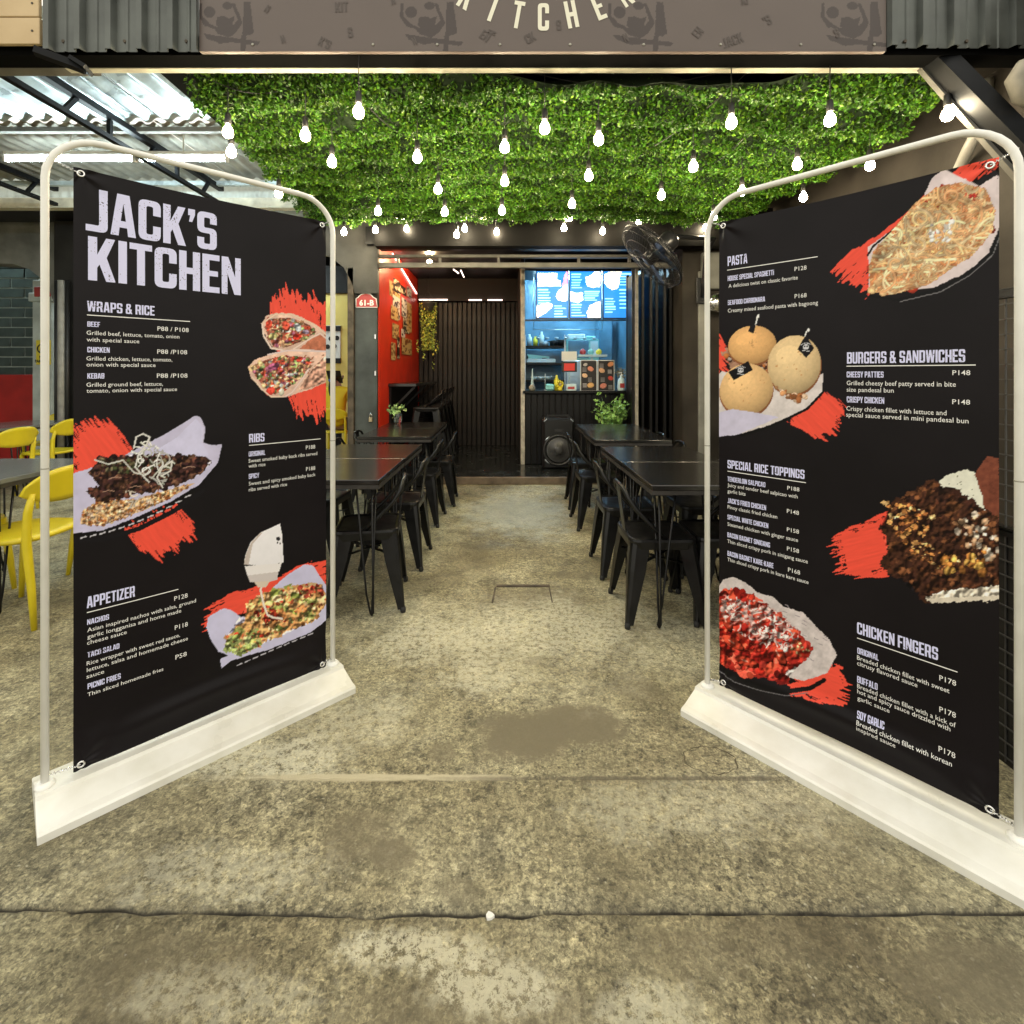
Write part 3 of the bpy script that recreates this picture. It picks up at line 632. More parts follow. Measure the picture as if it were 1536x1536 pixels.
LAV = (205, 200, 228)
def paint_left(A):
    rn = A.rnd
    A.brush([(402, 470), (405, 445), (425, 428), (450, 436), (475, 436), (490, 452), (492, 608), (470, 622), (440, 618), (432, 600), (425, 570)], 1, RED, 1.4)
    # wraps
    for P, dy in (([(391, 482), (398, 470), (412, 465), (440, 466), (470, 478), (492, 494), (492, 522), (470, 520), (440, 523), (410, 520), (398, 505)], 0),
                  ([(370, 548), (380, 536), (402, 527), (440, 519), (470, 519), (492, 522), (492, 566), (465, 578), (430, 590), (405, 592), (388, 578), (374, 562)], 0)):
        A.poly(P, (226, 190, 172), .8, 5, .35, 9, .3)
    for _ in range(26): A.ell(rn.uniform(455, 490), rn.uniform(495, 565), rn.uniform(1.5, 4), rn.uniform(1, 2), rn.uniform(0, 3), (176, 118, 92), .1)
    fill = [(238, 200, 150), (226, 90, 66), (214, 160, 120), (206, 84, 66), (150, 170, 110), (206, 214, 214), (150, 90, 76), (236, 206, 150), (196, 140, 112), (100, 118, 70), (176, 104, 130), (222, 176, 140)]
    U_ = [(396, 487), (402, 474), (432, 471), (458, 479), (474, 492), (452, 506), (430, 515), (408, 516)]; D_ = [(374, 548), (390, 538), (425, 529), (460, 531), (466, 545), (440, 570), (410, 588), (392, 576)]
    A.poly(U_, (150, 84, 66), 1, 5, .5, 4); A.poly(D_, (150, 86, 70), 1, 5, .5, 4)
    A.shards(U_, 60, 3, 7.5, fill); A.blobs(U_, 90, 1.2, 3.6, fill, .5, .6, .5); A.shards(D_, 80, 3, 8, fill); A.blobs(D_, 150, 1.2, 3.8, fill, .5, .6, .5)
    for x, y, r, c in ((402, 482, 7, (232, 84, 62)), (428, 484, 8, (228, 92, 70)), (446, 486, 7, (206, 216, 226)), (458, 492, 5, (206, 180, 214)), (444, 500, 7, (226, 66, 48)), (408, 500, 7, (214, 206, 140)), (403, 583, 8, (232, 74, 60)), (420, 584, 6, (218, 216, 196)), (408, 546, 8, (186, 98, 140)), (448, 534, 5, (232, 80, 62)), (378, 548, 5, (240, 208, 158)), (388, 541, 5, (238, 206, 150))): A.ell(x, y, r, r*.7, x*.7, c, .5, .35)
    A.poly([(462, 504), (478, 494), (494, 504), (494, 522), (446, 520)], (196, 120, 92), 1, 5, .5, 6); A.poly([(470, 545), (480, 534), (494, 530), (494, 566), (462, 577), (446, 580)], (206, 158, 138), 1, 5, .5, 7, .4)
    A.stroke([(494, 505), (480, 494), (468, 500), (452, 510), (438, 519), (492, 521)], 2.6, (244, 218, 206)); A.stroke([(392, 482), (394, 500), (405, 518), (424, 521)], 2.6, (246, 224, 212)); A.stroke([(396, 478), (412, 467), (436, 466), (470, 480), (492, 498)], 2.6, (244, 214, 190))
    A.stroke([(462, 548), (450, 566), (436, 584), (426, 590)], 3, (240, 212, 204)); A.stroke([(376, 562), (390, 580), (404, 591), (424, 591)], 2, (246, 220, 200)); A.stroke([(400, 528), (430, 521), (492, 521)], 2.4, (238, 216, 216))
    A.relief(U_, .5, 6, 2); A.relief(D_, .5, 6, 5); A.relief([(446, 580), (470, 545), (494, 520), (494, 566)], .6, 8, 4)
    # ribs
    A.brush([(104, 645), (130, 636), (152, 630), (168, 634), (185, 655), (205, 690), (200, 720), (104, 720)], 2, RED, .9)
    A.brush([(180, 790), (230, 770), (262, 757), (285, 780), (290, 800), (262, 820), (230, 838), (205, 825)], 3, RED, .9)
    A.poly([(104, 712), (150, 697), (185, 682), (245, 650), (290, 622), (298, 624), (305, 640), (302, 662), (315, 666), (331, 664), (328, 690), (300, 722), (250, 752), (200, 775), (150, 795), (104, 800)], (196, 192, 222), .4, 6, .15, 22)
    A.poly([(225, 678), (262, 655), (291, 626), (303, 640), (300, 662), (310, 680), (302, 686)], (205, 203, 235), 0, 6, .12, 15)
    P = [(118, 786), (122, 765), (150, 750), (200, 748), (280, 724), (290, 722), (240, 752), (190, 772), (150, 788)]
    A.poly(P, (206, 170, 130), 1); A.blobs(P, 420, 1.2, 3, [(236, 206, 164), (214, 160, 104), (226, 196, 176), (180, 120, 70), (150, 90, 50)], .5)
    P = [(131, 710), (140, 700), (146, 688), (190, 682), (240, 681), (300, 683), (313, 690), (300, 708), (270, 722), (230, 735), (190, 742), (152, 754), (140, 748), (126, 738), (146, 728)]
    A.poly(P, (56, 34, 32), 2, 6, .5, 7); A.blobs(P, 330, 2, 6, [(70, 42, 36), (40, 24, 24), (96, 58, 48), (52, 30, 32), (84, 56, 40), (120, 84, 66)], .45)
    A.blobs([(150, 690), (250, 684), (255, 700), (152, 712)], 70, 1.5, 4, [(92, 84, 60), (120, 112, 86), (60, 66, 40)])
    A.relief(P, .9, 9, 12); A.relief([(118, 786), (122, 765), (150, 750), (200, 748), (280, 724), (240, 752), (150, 788)], .4, 5, 3)
    for x_, y_, a_ in ((170, 715, -.2), (205, 708, -.15), (245, 703, -.1), (280, 698, -.1), (160, 735, -.3), (200, 728, -.3)): A.stroke([(x_-9, y_+3), (x_, y_), (x_+9, y_+1)], 1.2, (176, 140, 122), .2)
    A.curls([(180, 690), (215, 655), (262, 690), (240, 730), (200, 700)], 26, 14, 2.2, [(230, 228, 226), (214, 216, 206), (240, 240, 238)], .7)
    A.stroke([(198, 672), (202, 655), (212, 650), (222, 655), (216, 668), (205, 680), (200, 700), (214, 716), (220, 722)], 2.5, (228, 226, 224))
    A.stroke([(140, 690), (160, 696), (182, 690), (198, 708), (215, 712)], 2.2, (220, 220, 214)); A.stroke([(240, 730), (232, 715), (240, 700), (255, 690), (252, 705), (240, 712)], 2.4, (226, 224, 220))
    A.curls([(185, 735), (220, 735), (240, 745), (190, 762)], 8, 10, 2, [(226, 214, 200)], .6)
    rim = [(104, 803), (150, 799), (200, 783), (250, 758), (295, 728), (325, 693), (332, 664)]
    A.stroke(rim, 4, (16, 14, 16), .1); A.stroke([(104, 812), (152, 808), (204, 792), (255, 766), (300, 735)], 7, (22, 20, 24), .1)
    for k in range(12):
        t_ = k/12.; x = 118+t_*170; y = 808-t_*32-40*t_*t_; A.stroke([(x, y-1), (x+8, y-4)], 1.8, (196, 194, 204), 0)
    # nachos and the sauce bottle
    A.brush([(298, 935), (310, 905), (335, 890), (370, 882), (420, 862), (455, 842), (492, 838), (492, 890), (440, 900), (340, 925), (306, 948)], 4, RED, -.35)
    A.poly([(303, 940), (306, 925), (330, 911), (342, 915), (356, 926), (380, 915), (405, 880), (425, 862), (452, 845), (466, 846), (480, 868), (492, 884), (492, 925), (460, 950), (400, 975), (340, 992), (326, 1004), (323, 990), (336, 984), (322, 978), (310, 960)], (200, 198, 230), .5, 8, .12, 20)
    P = [(330, 975), (334, 955), (360, 930), (370, 900), (400, 885), (440, 875), (480, 876), (487, 900), (470, 930), (420, 950), (360, 980)]
    A.poly(P, (196, 150, 98), 2, 6, .4, 6)
    A.shards(P, 110, 5, 13, [(222, 172, 116), (206, 146, 92), (232, 196, 148), (190, 128, 80), (170, 176, 100), (140, 150, 76)]); A.blobs(P, 120, 1.2, 4, [(214, 160, 100), (196, 132, 76), (226, 182, 130), (176, 180, 120), (160, 160, 96), (178, 92, 60), (190, 60, 44), (232, 206, 160)], .4, .5)
    A.shards([(332, 975), (336, 955), (362, 952), (380, 975), (350, 984)], 60, 3, 8, [(166, 180, 112), (190, 202, 140), (136, 150, 84)], .4)
    A.blobs([(375, 920), (400, 908), (420, 925), (395, 938)], 45, 1.5, 4, [(150, 44, 32), (190, 70, 50), (120, 40, 30)]); A.blobs([(440, 880), (480, 876), (484, 892), (450, 896)], 30, 1.5, 4, [(150, 50, 36), (200, 90, 70)])
    A.relief([(330, 975), (334, 955), (370, 900), (400, 885), (480, 876), (487, 900), (470, 930), (360, 980)], .8, 8, 6)
    A.stroke([(388, 868), (386, 885), (390, 905), (396, 922), (404, 926), (418, 928)], 3.2, (236, 226, 216), .1)
    for k in range(10):
        x = 350+k*12; A.stroke([(x, 1000-k*5.2), (x+7, 997-k*5.2)], 1.7, (190, 188, 200), 0)
    A.poly([(361, 845), (363, 832), (371, 812), (386, 797), (416, 783), (419, 800), (421, 842), (390, 847)], (236, 234, 240), 0, 6, .05, 12, .10)
    A.poly([(361, 845), (364, 830), (372, 812), (386, 797), (390, 796), (374, 815), (368, 846)], (198, 186, 180), 0)
    A.poly([(362, 848), (418, 843), (414, 856), (366, 862)], (232, 228, 230), 0); A.poly([(366, 862), (413, 856), (411, 868), (396, 872), (370, 872)], (204, 196, 196), 0); A.poly([(376, 872), (400, 870), (394, 880), (382, 880)], (214, 200, 184), 0)
    A.ell(413, 806, 3.2, 3.2, 0, (40, 38, 44), 0); A.ell(412, 812, 1.4, 1.4, 0, (40, 38, 44), 0); A.ell(416, 813, 1.2, 1.2, 0, (40, 38, 44), 0)
def paint_right(A):
    rn = A.rnd
    A.brush([(1505, 240), (1440, 262), (1400, 288), (1355, 330), (1320, 355), (1280, 375), (1252, 400), (1262, 418), (1290, 430), (1305, 448), (1318, 420), (1340, 360), (1400, 310), (1505, 262)], 11, RED, -.7)
    A.poly([(1388, 300), (1400, 275), (1418, 262), (1450, 280), (1470, 292), (1505, 272), (1505, 345), (1480, 400), (1440, 425), (1400, 440), (1306, 442), (1304, 372), (1340, 350)], (222, 208, 212), .6, 8, .2, 16)
    A.poly([(1460, 285), (1485, 265), (1500, 280), (1490, 288), (1505, 275), (1505, 270), (1478, 268)], (26, 24, 26)); A.stroke([(1430, 300), (1360, 335), (1312, 372), (1304, 385)], 3, (20, 18, 20), 0)
    P = [(1305, 405), (1312, 380), (1345, 345), (1375, 310), (1405, 290), (1440, 284), (1480, 296), (1494, 330), (1490, 360), (1460, 395), (1425, 415), (1395, 435), (1340, 447), (1308, 440)]
    A.poly(P, (196, 124, 72), 1.5); A.blobs(P, 30, 4, 9, [(180, 60, 40), (206, 130, 80), (150, 48, 32)], .6)
    A.poly(P, (196, 126, 82), 1); A.curls(P, 520, 16, 3.0, [(240, 196, 140), (226, 170, 112), (246, 212, 164), (210, 140, 92), (232, 160, 112)], .3)
    P2 = [(1330, 370), (1370, 320), (1410, 300), (1445, 300), (1440, 350), (1420, 390), (1370, 400), (1330, 412)]
    A.blobs(P2, 26, 2, 6, [(240, 206, 150), (236, 198, 138), (226, 186, 130)], .4, .3); A.blobs(P2, 26, 1.5, 4, [(170, 44, 32)], .5); A.curls(P2, 90, 9, 2.6, [(240, 200, 142), (226, 172, 110)], .45)
    A.blobs([(1395, 350), (1430, 345), (1425, 370), (1400, 372)], 16, 2, 6, [(236, 226, 220)], .5); A.blobs([(1450, 292), (1478, 302), (1478, 315), (1450, 306)], 10, 2, 5, [(200, 60, 50)])
    A.blobs([(1306, 425), (1340, 425), (1345, 445), (1310, 445)], 12, 3, 8, [(236, 190, 140)], .5)
    A.curls(P, 130, 24, 3.8, [(252, 222, 178), (246, 204, 152), (238, 182, 132)], .28); A.blobs([(1395, 345), (1430, 340), (1428, 372), (1400, 375)], 18, 2, 5, [(240, 232, 226)], .5); A.relief(P, .45, 24, 8)
    A.stroke([(1505, 352), (1488, 392), (1455, 420), (1410, 443), (1350, 455), (1308, 447)], 4, (12, 12, 14), 0); A.stroke([(1505, 358), (1490, 396), (1457, 424), (1412, 447), (1352, 458)], 1.3, (120, 118, 122), 0)
    # burgers
    A.brush([(1178, 626), (1215, 600), (1238, 588), (1262, 602), (1274, 614), (1255, 640), (1234, 662), (1205, 645)], 12, RED, .8)
    A.brush([(1076, 505), (1088, 498), (1095, 520), (1085, 560), (1076, 570)], 13, RED, .8)
    A.poly([(1074, 560), (1085, 548), (1150, 570), (1236, 560), (1235, 590), (1210, 612), (1160, 632), (1110, 645), (1074, 648)], (214, 206, 206), .5, 8, .25, 9)
    A.stroke([(1236, 588), (1212, 612), (1162, 634), (1112, 648)], 4, (14, 14, 15), 0)
    A.poly([(1082, 520), (1100, 510), (1120, 530), (1150, 540), (1160, 560), (1110, 560)], (170, 130, 108), 2, 5, .5, 5); A.blobs([(1090, 525), (1150, 530), (1160, 555), (1110, 555)], 60, 2, 5, [(120, 74, 56), (206, 190, 180), (84, 50, 40), (180, 110, 60)])
    for cx, cy, rx, ry, col in ((1130, 511, 36, 29, (238, 186, 124)), (1193, 544, 40, 44, (236, 206, 158)), (1121, 578, 40, 39, (240, 198, 142))):
        A.ell(cx, cy+3, rx*1.02, ry*1.02, 0, (164, 104, 66), .3); A.ell(cx, cy, rx, ry, 0, col, .42, .12); A.ell(cx-rx*.25, cy-ry*.35, rx*.45, ry*.30, -.3, [min(255, v*1.06) for v in col], .05, .10)
        for _ in range(16):
            a = rn.uniform(0, 2*PI); q = rn.uniform(0, .85); A.ell(cx+rx*q*math.cos(a), cy+ry*q*math.sin(a), rn.uniform(.6, 1.8), rn.uniform(.5, 1.2), rn.uniform(0, 3), (208, 156, 104), .1)
    A.blobs([(1166, 575), (1190, 590), (1215, 590), (1200, 600), (1165, 590)], 26, 2, 6, [(206, 150, 104), (160, 100, 60), (226, 196, 170)])
    A.poly([(1074, 612), (1100, 606), (1130, 612), (1170, 622), (1110, 645), (1074, 648)], (200, 196, 222), .5, 8, .12, 12)
    for P in ([(1198, 521), (1210, 500), (1223, 521), (1211, 535)], [(1094, 550), (1124, 535), (1131, 549), (1102, 563)]):
        A.poly(P, (20, 18, 22)); cx = sum(p[0] for p in P)/4; cy = sum(p[1] for p in P)/4
        A.ell(cx, cy-1, 4.5, 4, 0, (206, 206, 214), 0); A.ell(cx-1.8, cy-1.5, 1.2, 1.2, 0, (20, 18, 22), 0); A.ell(cx+1.8, cy-1.5, 1.2, 1.2, 0, (20, 18, 22), 0)
        for k in range(-3, 4): A.ell(cx+k*2.2, cy-7+abs(k)*.8, .8, .8, 0, (206, 206, 214), 0)
        A.stroke([(cx-5, cy+4), (cx+5, cy+6)], 1, (206, 206, 214), 0)
    A.stroke([(1138, 468), (1136, 478), (1131, 490)], 2.2, (226, 226, 226), 0); A.ell(1139, 468, 2, 2.6, 0, (236, 236, 236), 0); A.stroke([(1209, 502), (1212, 494)], 1.8, (226, 226, 226), 0); A.ell(1214, 493, 2, 2.4, 0, (236, 236, 236), 0); A.poly([(1128, 480), (1136, 480), (1132, 494), (1124, 490)], (24, 22, 26))
    # crispy pork
    A.brush([(1250, 808), (1268, 795), (1300, 785), (1340, 765), (1350, 850), (1325, 872), (1290, 870), (1262, 862)], 14, RED, -.2)
    A.poly([(1404, 738), (1418, 722), (1450, 714), (1470, 724), (1480, 745), (1484, 790), (1455, 785), (1420, 760)], (228, 228, 214), 1, 6, .12, 8)
    for _ in range(16): A.ell(rn.uniform(1415, 1465), rn.uniform(722, 760), 1, 1, 0, (120, 120, 96), 0)
    A.poly([(1462, 722), (1474, 704), (1482, 696), (1498, 700), (1500, 800), (1480, 790), (1472, 750)], (120, 66, 50), 1, 5, .5, 6)
    P = [(1322, 795), (1335, 765), (1352, 756), (1380, 736), (1400, 730), (1432, 745), (1460, 762), (1500, 790), (1500, 910), (1440, 905), (1385, 908), (1368, 882), (1340, 868), (1320, 850), (1334, 830)]
    A.poly(P, (58, 34, 24), 3, 8, .5, 6); A.shards(P, 260, 4, 13, [(74, 44, 30), (48, 28, 22), (96, 60, 38), (60, 34, 26)]); A.blobs(P, 260, 1.5, 5, [(66, 38, 26), (44, 26, 20), (90, 54, 34), (112, 70, 44), (54, 30, 24), (78, 44, 30)], .5)
    A.blobs([(1430, 790), (1470, 780), (1500, 830), (1490, 850), (1450, 850)], 60, 2, 6, [(196, 160, 128), (222, 206, 190), (160, 116, 84)])
    A.shards([(1325, 755), (1360, 760), (1400, 780), (1400, 830), (1440, 850), (1430, 872), (1370, 840), (1330, 780)], 120, 2, 6.5, [(216, 160, 96), (196, 132, 74), (232, 190, 130), (170, 106, 60)], .5)
    A.blobs([(1400, 850), (1480, 835), (1480, 870), (1420, 872)], 30, 2, 7, [(216, 170, 90), (180, 120, 60)]); A.poly([(1385, 905), (1420, 893), (1500, 890), (1500, 912), (1400, 912)], (216, 206, 190), 2, 6, .2, 6)
    A.relief([(1322, 795), (1335, 765), (1400, 730), (1500, 790), (1500, 905), (1385, 905), (1340, 868)], .9, 11, 3)
    # red wings
    A.brush([(1180, 1040), (1215, 1005), (1240, 995), (1262, 1000), (1272, 1025), (1262, 1062), (1230, 1055)], 15, RED, .4)
    A.poly([(1074, 878), (1084, 864), (1100, 860), (1118, 868), (1136, 884), (1160, 892), (1176, 908), (1205, 918), (1225, 940), (1245, 962), (1256, 985), (1240, 1012), (1205, 1022), (1170, 1012), (1074, 992)], (206, 196, 196), .6, 8, .3, 8)
    for _ in range(26): x, y = rn.uniform(1150, 1245), rn.uniform(900, 990); A.stroke([(x, y), (x+6, y+3)], 1.1, (150, 140, 146), 0, [(1084, 864), (1118, 868), (1160, 892), (1205, 918), (1245, 962), (1256, 985), (1200, 1010), (1190, 960), (1150, 905)])
    P = [(1074, 885), (1100, 878), (1130, 890), (1165, 915), (1195, 945), (1220, 975), (1210, 990), (1180, 1005), (1176, 1022), (1130, 1012), (1074, 990)]
    A.poly(P, (150, 36, 28), 2, 6, .4, 6); A.shards(P, 120, 6, 16, [(206, 70, 52), (180, 50, 40), (226, 96, 76), (150, 34, 28)]); A.blobs(P, 200, 2, 8, [(206, 62, 46), (178, 40, 30), (222, 84, 60), (150, 28, 24), (196, 60, 50), (120, 24, 20)], .6, .3)
    for x, y, a in ((1100, 960, .6), (1140, 940, .9), (1170, 980, 1.1), (1120, 990, .4), (1090, 925, 1.2)): A.ell(x, y, 20, 7, a, (206, 72, 50), .8, .7); A.ell(x-3, y-2, 6, 1.2, a, (240, 160, 140), .2, .5)
    A.blobs([(1085, 892), (1150, 905), (1190, 950), (1180, 975), (1150, 960), (1110, 930), (1080, 920)], 120, 1.5, 5, [(230, 196, 192), (214, 170, 166), (240, 222, 220), (196, 120, 110)], .4); A.curls([(1080, 885), (1150, 900), (1200, 945), (1195, 975), (1150, 970), (1090, 935)], 120, 5, 2, [(240, 214, 210), (226, 190, 186), (206, 120, 110)], .7)
    A.blobs([(1190, 955), (1215, 975), (1205, 985), (1185, 975)], 25, 1.5, 3, [(206, 186, 140), (180, 90, 60)])
    A.relief([(1074, 885), (1100, 878), (1165, 915), (1220, 975), (1176, 1022), (1074, 990)], .9, 11, 9)
    A.stroke([(1074, 990), (1100, 1012), (1140, 1026), (1180, 1036), (1215, 1034), (1236, 1022)], 7, (16, 15, 17), 0); A.stroke([(1074, 998), (1100, 1019), (1140, 1033), (1180, 1042), (1212, 1040)], 1.2, (110, 108, 112), 0)

L_HEAVY = [("JACK'S", 133, 351, 325, 64), ("KITCHEN", 134, 424, 360, 65), ("WRAPS & RICE", 132, 470, 231.3, 15.3), ("BEEF", 132, 492.7, 150.7, 7.6), ("CHICKEN", 131.5, 530.7, 164.3, 8), ("KEBAB", 131, 569.7, 156, 8),
           ("RIBS", 370, 661, 393.3, 13), ("ORIGINAL", 369.3, 682, 394.3, 7.5), ("SPICY", 369, 715.7, 384.7, 7.5), ("APPETIZER", 125.8, 911, 196.9, 17), ("NACHOS", 126, 935.9, 158.2, 8), ("TACO SALAD", 125.8, 985, 173, 8), ("PICNIC FRIES", 125.4, 1032.5, 174.3, 8.5)]
L_PLAIN = [("P88 / P108", 235.3, 496, 281.7, 6.8), ("Grilled beef, lettuce, tomato, onion", 130.7, 504.7, 267.7, 6.4), ("with special sauce", 130.7, 514.7, 208, 6.4), ("P88 /P108", 234.5, 530.3, 279, 6.8),
           ("Grilled chicken, lettuce, tomato,", 130, 542.7, 256.7, 6.4), ("onion with special sauce", 130, 551.7, 231.7, 6.4), ("P88 /P108", 233.5, 566.3, 279, 6.8), ("Grilled ground beef, lettuce,", 129.5, 581.7, 242.3, 6.4),
           ("tomato, onion with special sauce", 129.5, 590.7, 263.3, 6.4), ("P188", 456, 670, 470.3, 6.2), ("Sweet smoked baby back ribs served", 369, 691.3, 473.3, 5.8), ("with rice", 369, 699, 394.3, 5.8),
           ("P188", 456, 702.7, 470, 6.2), ("Sweet and spicy smoked baby back", 369, 725.7, 470.3, 5.8), ("ribs served with rice", 369, 734.7, 426.7, 5.8), ("P128", 255.2, 900, 275.3, 7),
           ("Asian inspired nachos with salsa, ground", 126, 946.8, 287.6, 6.4), ("garlic longganisa and home made", 126, 956.6, 265.4, 6.4), ("cheese sauce", 125.5, 965.8, 184, 6.4), ("P118", 255.5, 943.9, 275, 7),
           ("Rice wrapper with sweet red sauce,", 124.6, 996.8, 263, 6.4), ("lettuce, salsa and homemade cheese", 124.6, 1006.6, 275, 6.4), ("sauce", 124, 1016.5, 150, 6.4), ("P58", 256, 988.7, 273, 7), ("Thin sliced homemade fries", 125, 1043.4, 237.7, 6)]
L_RULES = [(131.7, 475.7, 284, 481), (370, 665.3, 478.7, 653.3), (125.8, 917.6, 261.4, 882.3)]
R_HEAVY = [("PASTA", 1094, 390, 1123.3, 14.3), ("HOUSE SPECIAL SPAGHETTI", 1094, 412.7, 1163, 7.6), ("SEAFOOD CARBONARA", 1094, 449, 1149.7, 7.2), ("BURGERS & SANDWICHES", 1272.5, 546.8, 1449, 17), ("CHEESY PATTIES", 1272, 567.5, 1327.4, 8.8),
           ("CRISPY CHICKEN", 1272, 605, 1328.3, 9), ("SPECIAL RICE TOPPINGS", 1092.6, 695, 1208.5, 12.4), ("TENDERLOIN SALPICAO", 1092.6, 714.7, 1149.8, 7.2), ("JACK'S FRIED CHICKEN", 1092.6, 747.4, 1150.8, 7.4),
           ("SPECIAL WHITE CHICKEN", 1092.3, 772.2, 1154, 7.2), ("BACON BAGNET SINIGANG", 1092, 799, 1156.6, 7.2), ("BACON BAGNET KARE-KARE", 1092, 827.1, 1161.7, 7.4), ("CHICKEN FINGERS", 1286.2, 953, 1406.9, 17.5),
           ("ORIGINAL", 1286.5, 982.9, 1318.3, 9), ("BUFFALO", 1286, 1026.7, 1316.4, 10), ("SOY GARLIC", 1285.5, 1080.6, 1326, 11)]
R_PLAIN = [("P128", 1194, 402.7, 1212, 6.6), ("A delicious twist on classic favorite", 1095.3, 423, 1198.7, 5.8), ("P168", 1194, 444, 1212, 6.6), ("Creamy mixed seafood pasta with bagoong", 1094, 460.3, 1229, 6), ("P148", 1430, 572.3, 1456.5, 7.6),
           ("Grilled cheesy beef patty served in bite", 1272, 579, 1435, 7), ("size pandesal bun", 1272, 588.8, 1342.5, 6.8), ("P148", 1429.6, 615.6, 1456, 7.6), ("Crispy chicken fillet with lettuce and", 1271.5, 617.2, 1421, 7),
           ("special sauce served in mini pandesal bun", 1271, 626.3, 1453.6, 7), ("P188", 1182.7, 731.9, 1200.8, 6.2), ("Juicy and tender beef salpicao with", 1092.6, 722.8, 1198.2, 5.6), ("garlic bits", 1092.6, 731.9, 1119.8, 5.6), ("P148", 1182, 766.7, 1200, 6.4),
           ("Pinoy classic fried chicken", 1092.6, 756, 1167.5, 5.6), ("P158", 1182, 794.5, 1200, 6.4), ("Steamed chicken with ginger sauce", 1092.3, 781.9, 1198.5, 5.6), ("P158", 1182, 823.2, 1200, 6.4), ("Thin sliced crispy pork in sinigang sauce", 1092, 807.7, 1213, 5.6),
           ("P168", 1183.5, 855.2, 1201.5, 6.6), ("Thin sliced crispy pork in kare kare sauce", 1092, 835.2, 1214, 5.6), ("P178", 1408.7, 1027.7, 1433.5, 8.4), ("Breaded chicken fillet with sweet", 1286, 992, 1423.6, 7), ("citrusy flavored sauce", 1286, 1000.4, 1376, 7),
           ("P178", 1408.5, 1075, 1433, 8.6), ("Breaded chicken fillet with a kick of", 1286, 1035, 1432.7, 7), ("hot and spicy sauce drizzled with", 1286, 1043, 1424.7, 7), ("garlic sauce", 1286, 1053.3, 1334, 7), ("P178", 1406.5, 1135.3, 1431.5, 8.6),
           ("Breaded chicken fillet with korean", 1285.5, 1089.7, 1426.5, 7), ("inspired sauce", 1285.5, 1098, 1343.4, 7)]
R_RULES = [(1093.3, 397.3, 1228.7, 381.3), (1271.8, 551.7, 1464.6, 557.8), (1092.6, 700.5, 1210.5, 721.8), (1286.2, 961.4, 1435.7, 1014.6)]
banner_stand('black menu banner on white tube stand, headed by the large restaurant name, at the left', (-1.394, 1.55), (.7098, .7054), .92, 1, 2.055,
             [(115, 258), (490, 325), (485, 1001), (103, 1158)], .823, .075, 1.965, .066, .0026, L_RULES, L_HEAVY, L_PLAIN, paint_left, None, .972, .0236)
# right stand is described from its far pole towards the viewer
banner_stand('black menu banner on white tube stand listing pasta, burgers, rice toppings and chicken fingers', (.807, 2.046), (.644, -.765), .883, 1, 2.005,
             [(1081, 323), (1500, 250), (1496, 1240), (1078, 1022)], .794, .10, 1.912, .05, .0026, R_RULES, R_HEAVY, R_PLAIN, paint_right, None, .955, .03)

# ================================================================== FRONT OF THE STALL: cladding, sign, beams
YF = 2.75
def xz(px, py, Y): a = at(px, py, Y); return a[0], a[2]
def rib_panel(x0, x1, z0, z1, Y, pitch=.165, rib=.042, dep=.03):
    prof = []; x = x0
    while x < x1-1e-6:
        e = min(x+pitch, x1); prof += [(x, Y), (min(x+rib*.3, e), Y-dep), (min(x+rib, e), Y-dep), (min(x+rib*1.3, e), Y), (min(x+pitch*.62, e), Y), (min(x+pitch*.65, e), Y-.006), (min(x+pitch*.71, e), Y-.006), (min(x+pitch*.74, e), Y)]; x = e
    P = [prof[0]]
    for p in prof[1:]:
        if p[0] > P[-1][0]+1e-5: P.append(p)
    P.append((x1, Y)) if P[-1][0] < x1-1e-5 else None
    b = MB(); n = len(P); b.add([(x, y, z0) for x, y in P]+[(x, y, z1) for x, y in P], [(i, i+1, n+i+1, n+i) for i in range(n-1)])
    b.add([(x, y+.003, z0) for x, y in P]+[(x, y+.003, z1) for x, y in P], [(i+1, i, n+i, n+i+1) for i in range(n-1)]); return b
xl, zb = xz(300, 78, YF); xr_, _ = xz(1328, 70, YF); xa, _ = xz(68, 78, YF)
for nm, x0, x1, sd in (('left', xa, xl-.002, 0), ('right', xr_+.002, 3.6, 1)):
    T = thing('metal_cladding', f'grey ribbed metal cladding on the fascia to the {nm} of the printed sign', 'metal cladding', (x0, YF, zb), group='ribbed cladding beside the sign')
    part('ribbed_sheet', rib_panel(x0, x1, zb+(.0 if not sd else .02), 4.6, YF), M['cladding'], T, True)
    for k in range(int((x1-x0)/.165/2)+1):
        xx = x0+.10+k*.33
        if xx < x1-.02: s = MB(); s.loft([[(xx+.009*math.cos(q*PI/3), y_, zb+.055+.009*math.sin(q*PI/3)) for q in range(6)] for y_ in (YF-.001, YF-.008)]); part('screw', s, M['rust'], T, True)
# wood planks top left
T = thing('plank_cladding', 'pale wooden plank cladding at the top left corner beside the metal cladding', 'wood cladding', (-3.6, YF, 3.07))
zz = 3.075
for k in range(10):
    b = MB(); b.box(-6.4+(k % 2)*.01, xa-.012-(k % 3)*.004, YF-.022, YF, zz, zz+.142, .003); part('plank', b, M['wood'], T, True)
    s = MB(); s.lathe([(.006, 0), (.006, .002)], seg=8); s.xf(Matrix.Translation((xa-.05, YF-.0225, zz+.07)) @ Matrix.Rotation(PI/2, 4, 'X')); part('screw', s, M['rust'], T, True); zz += .147
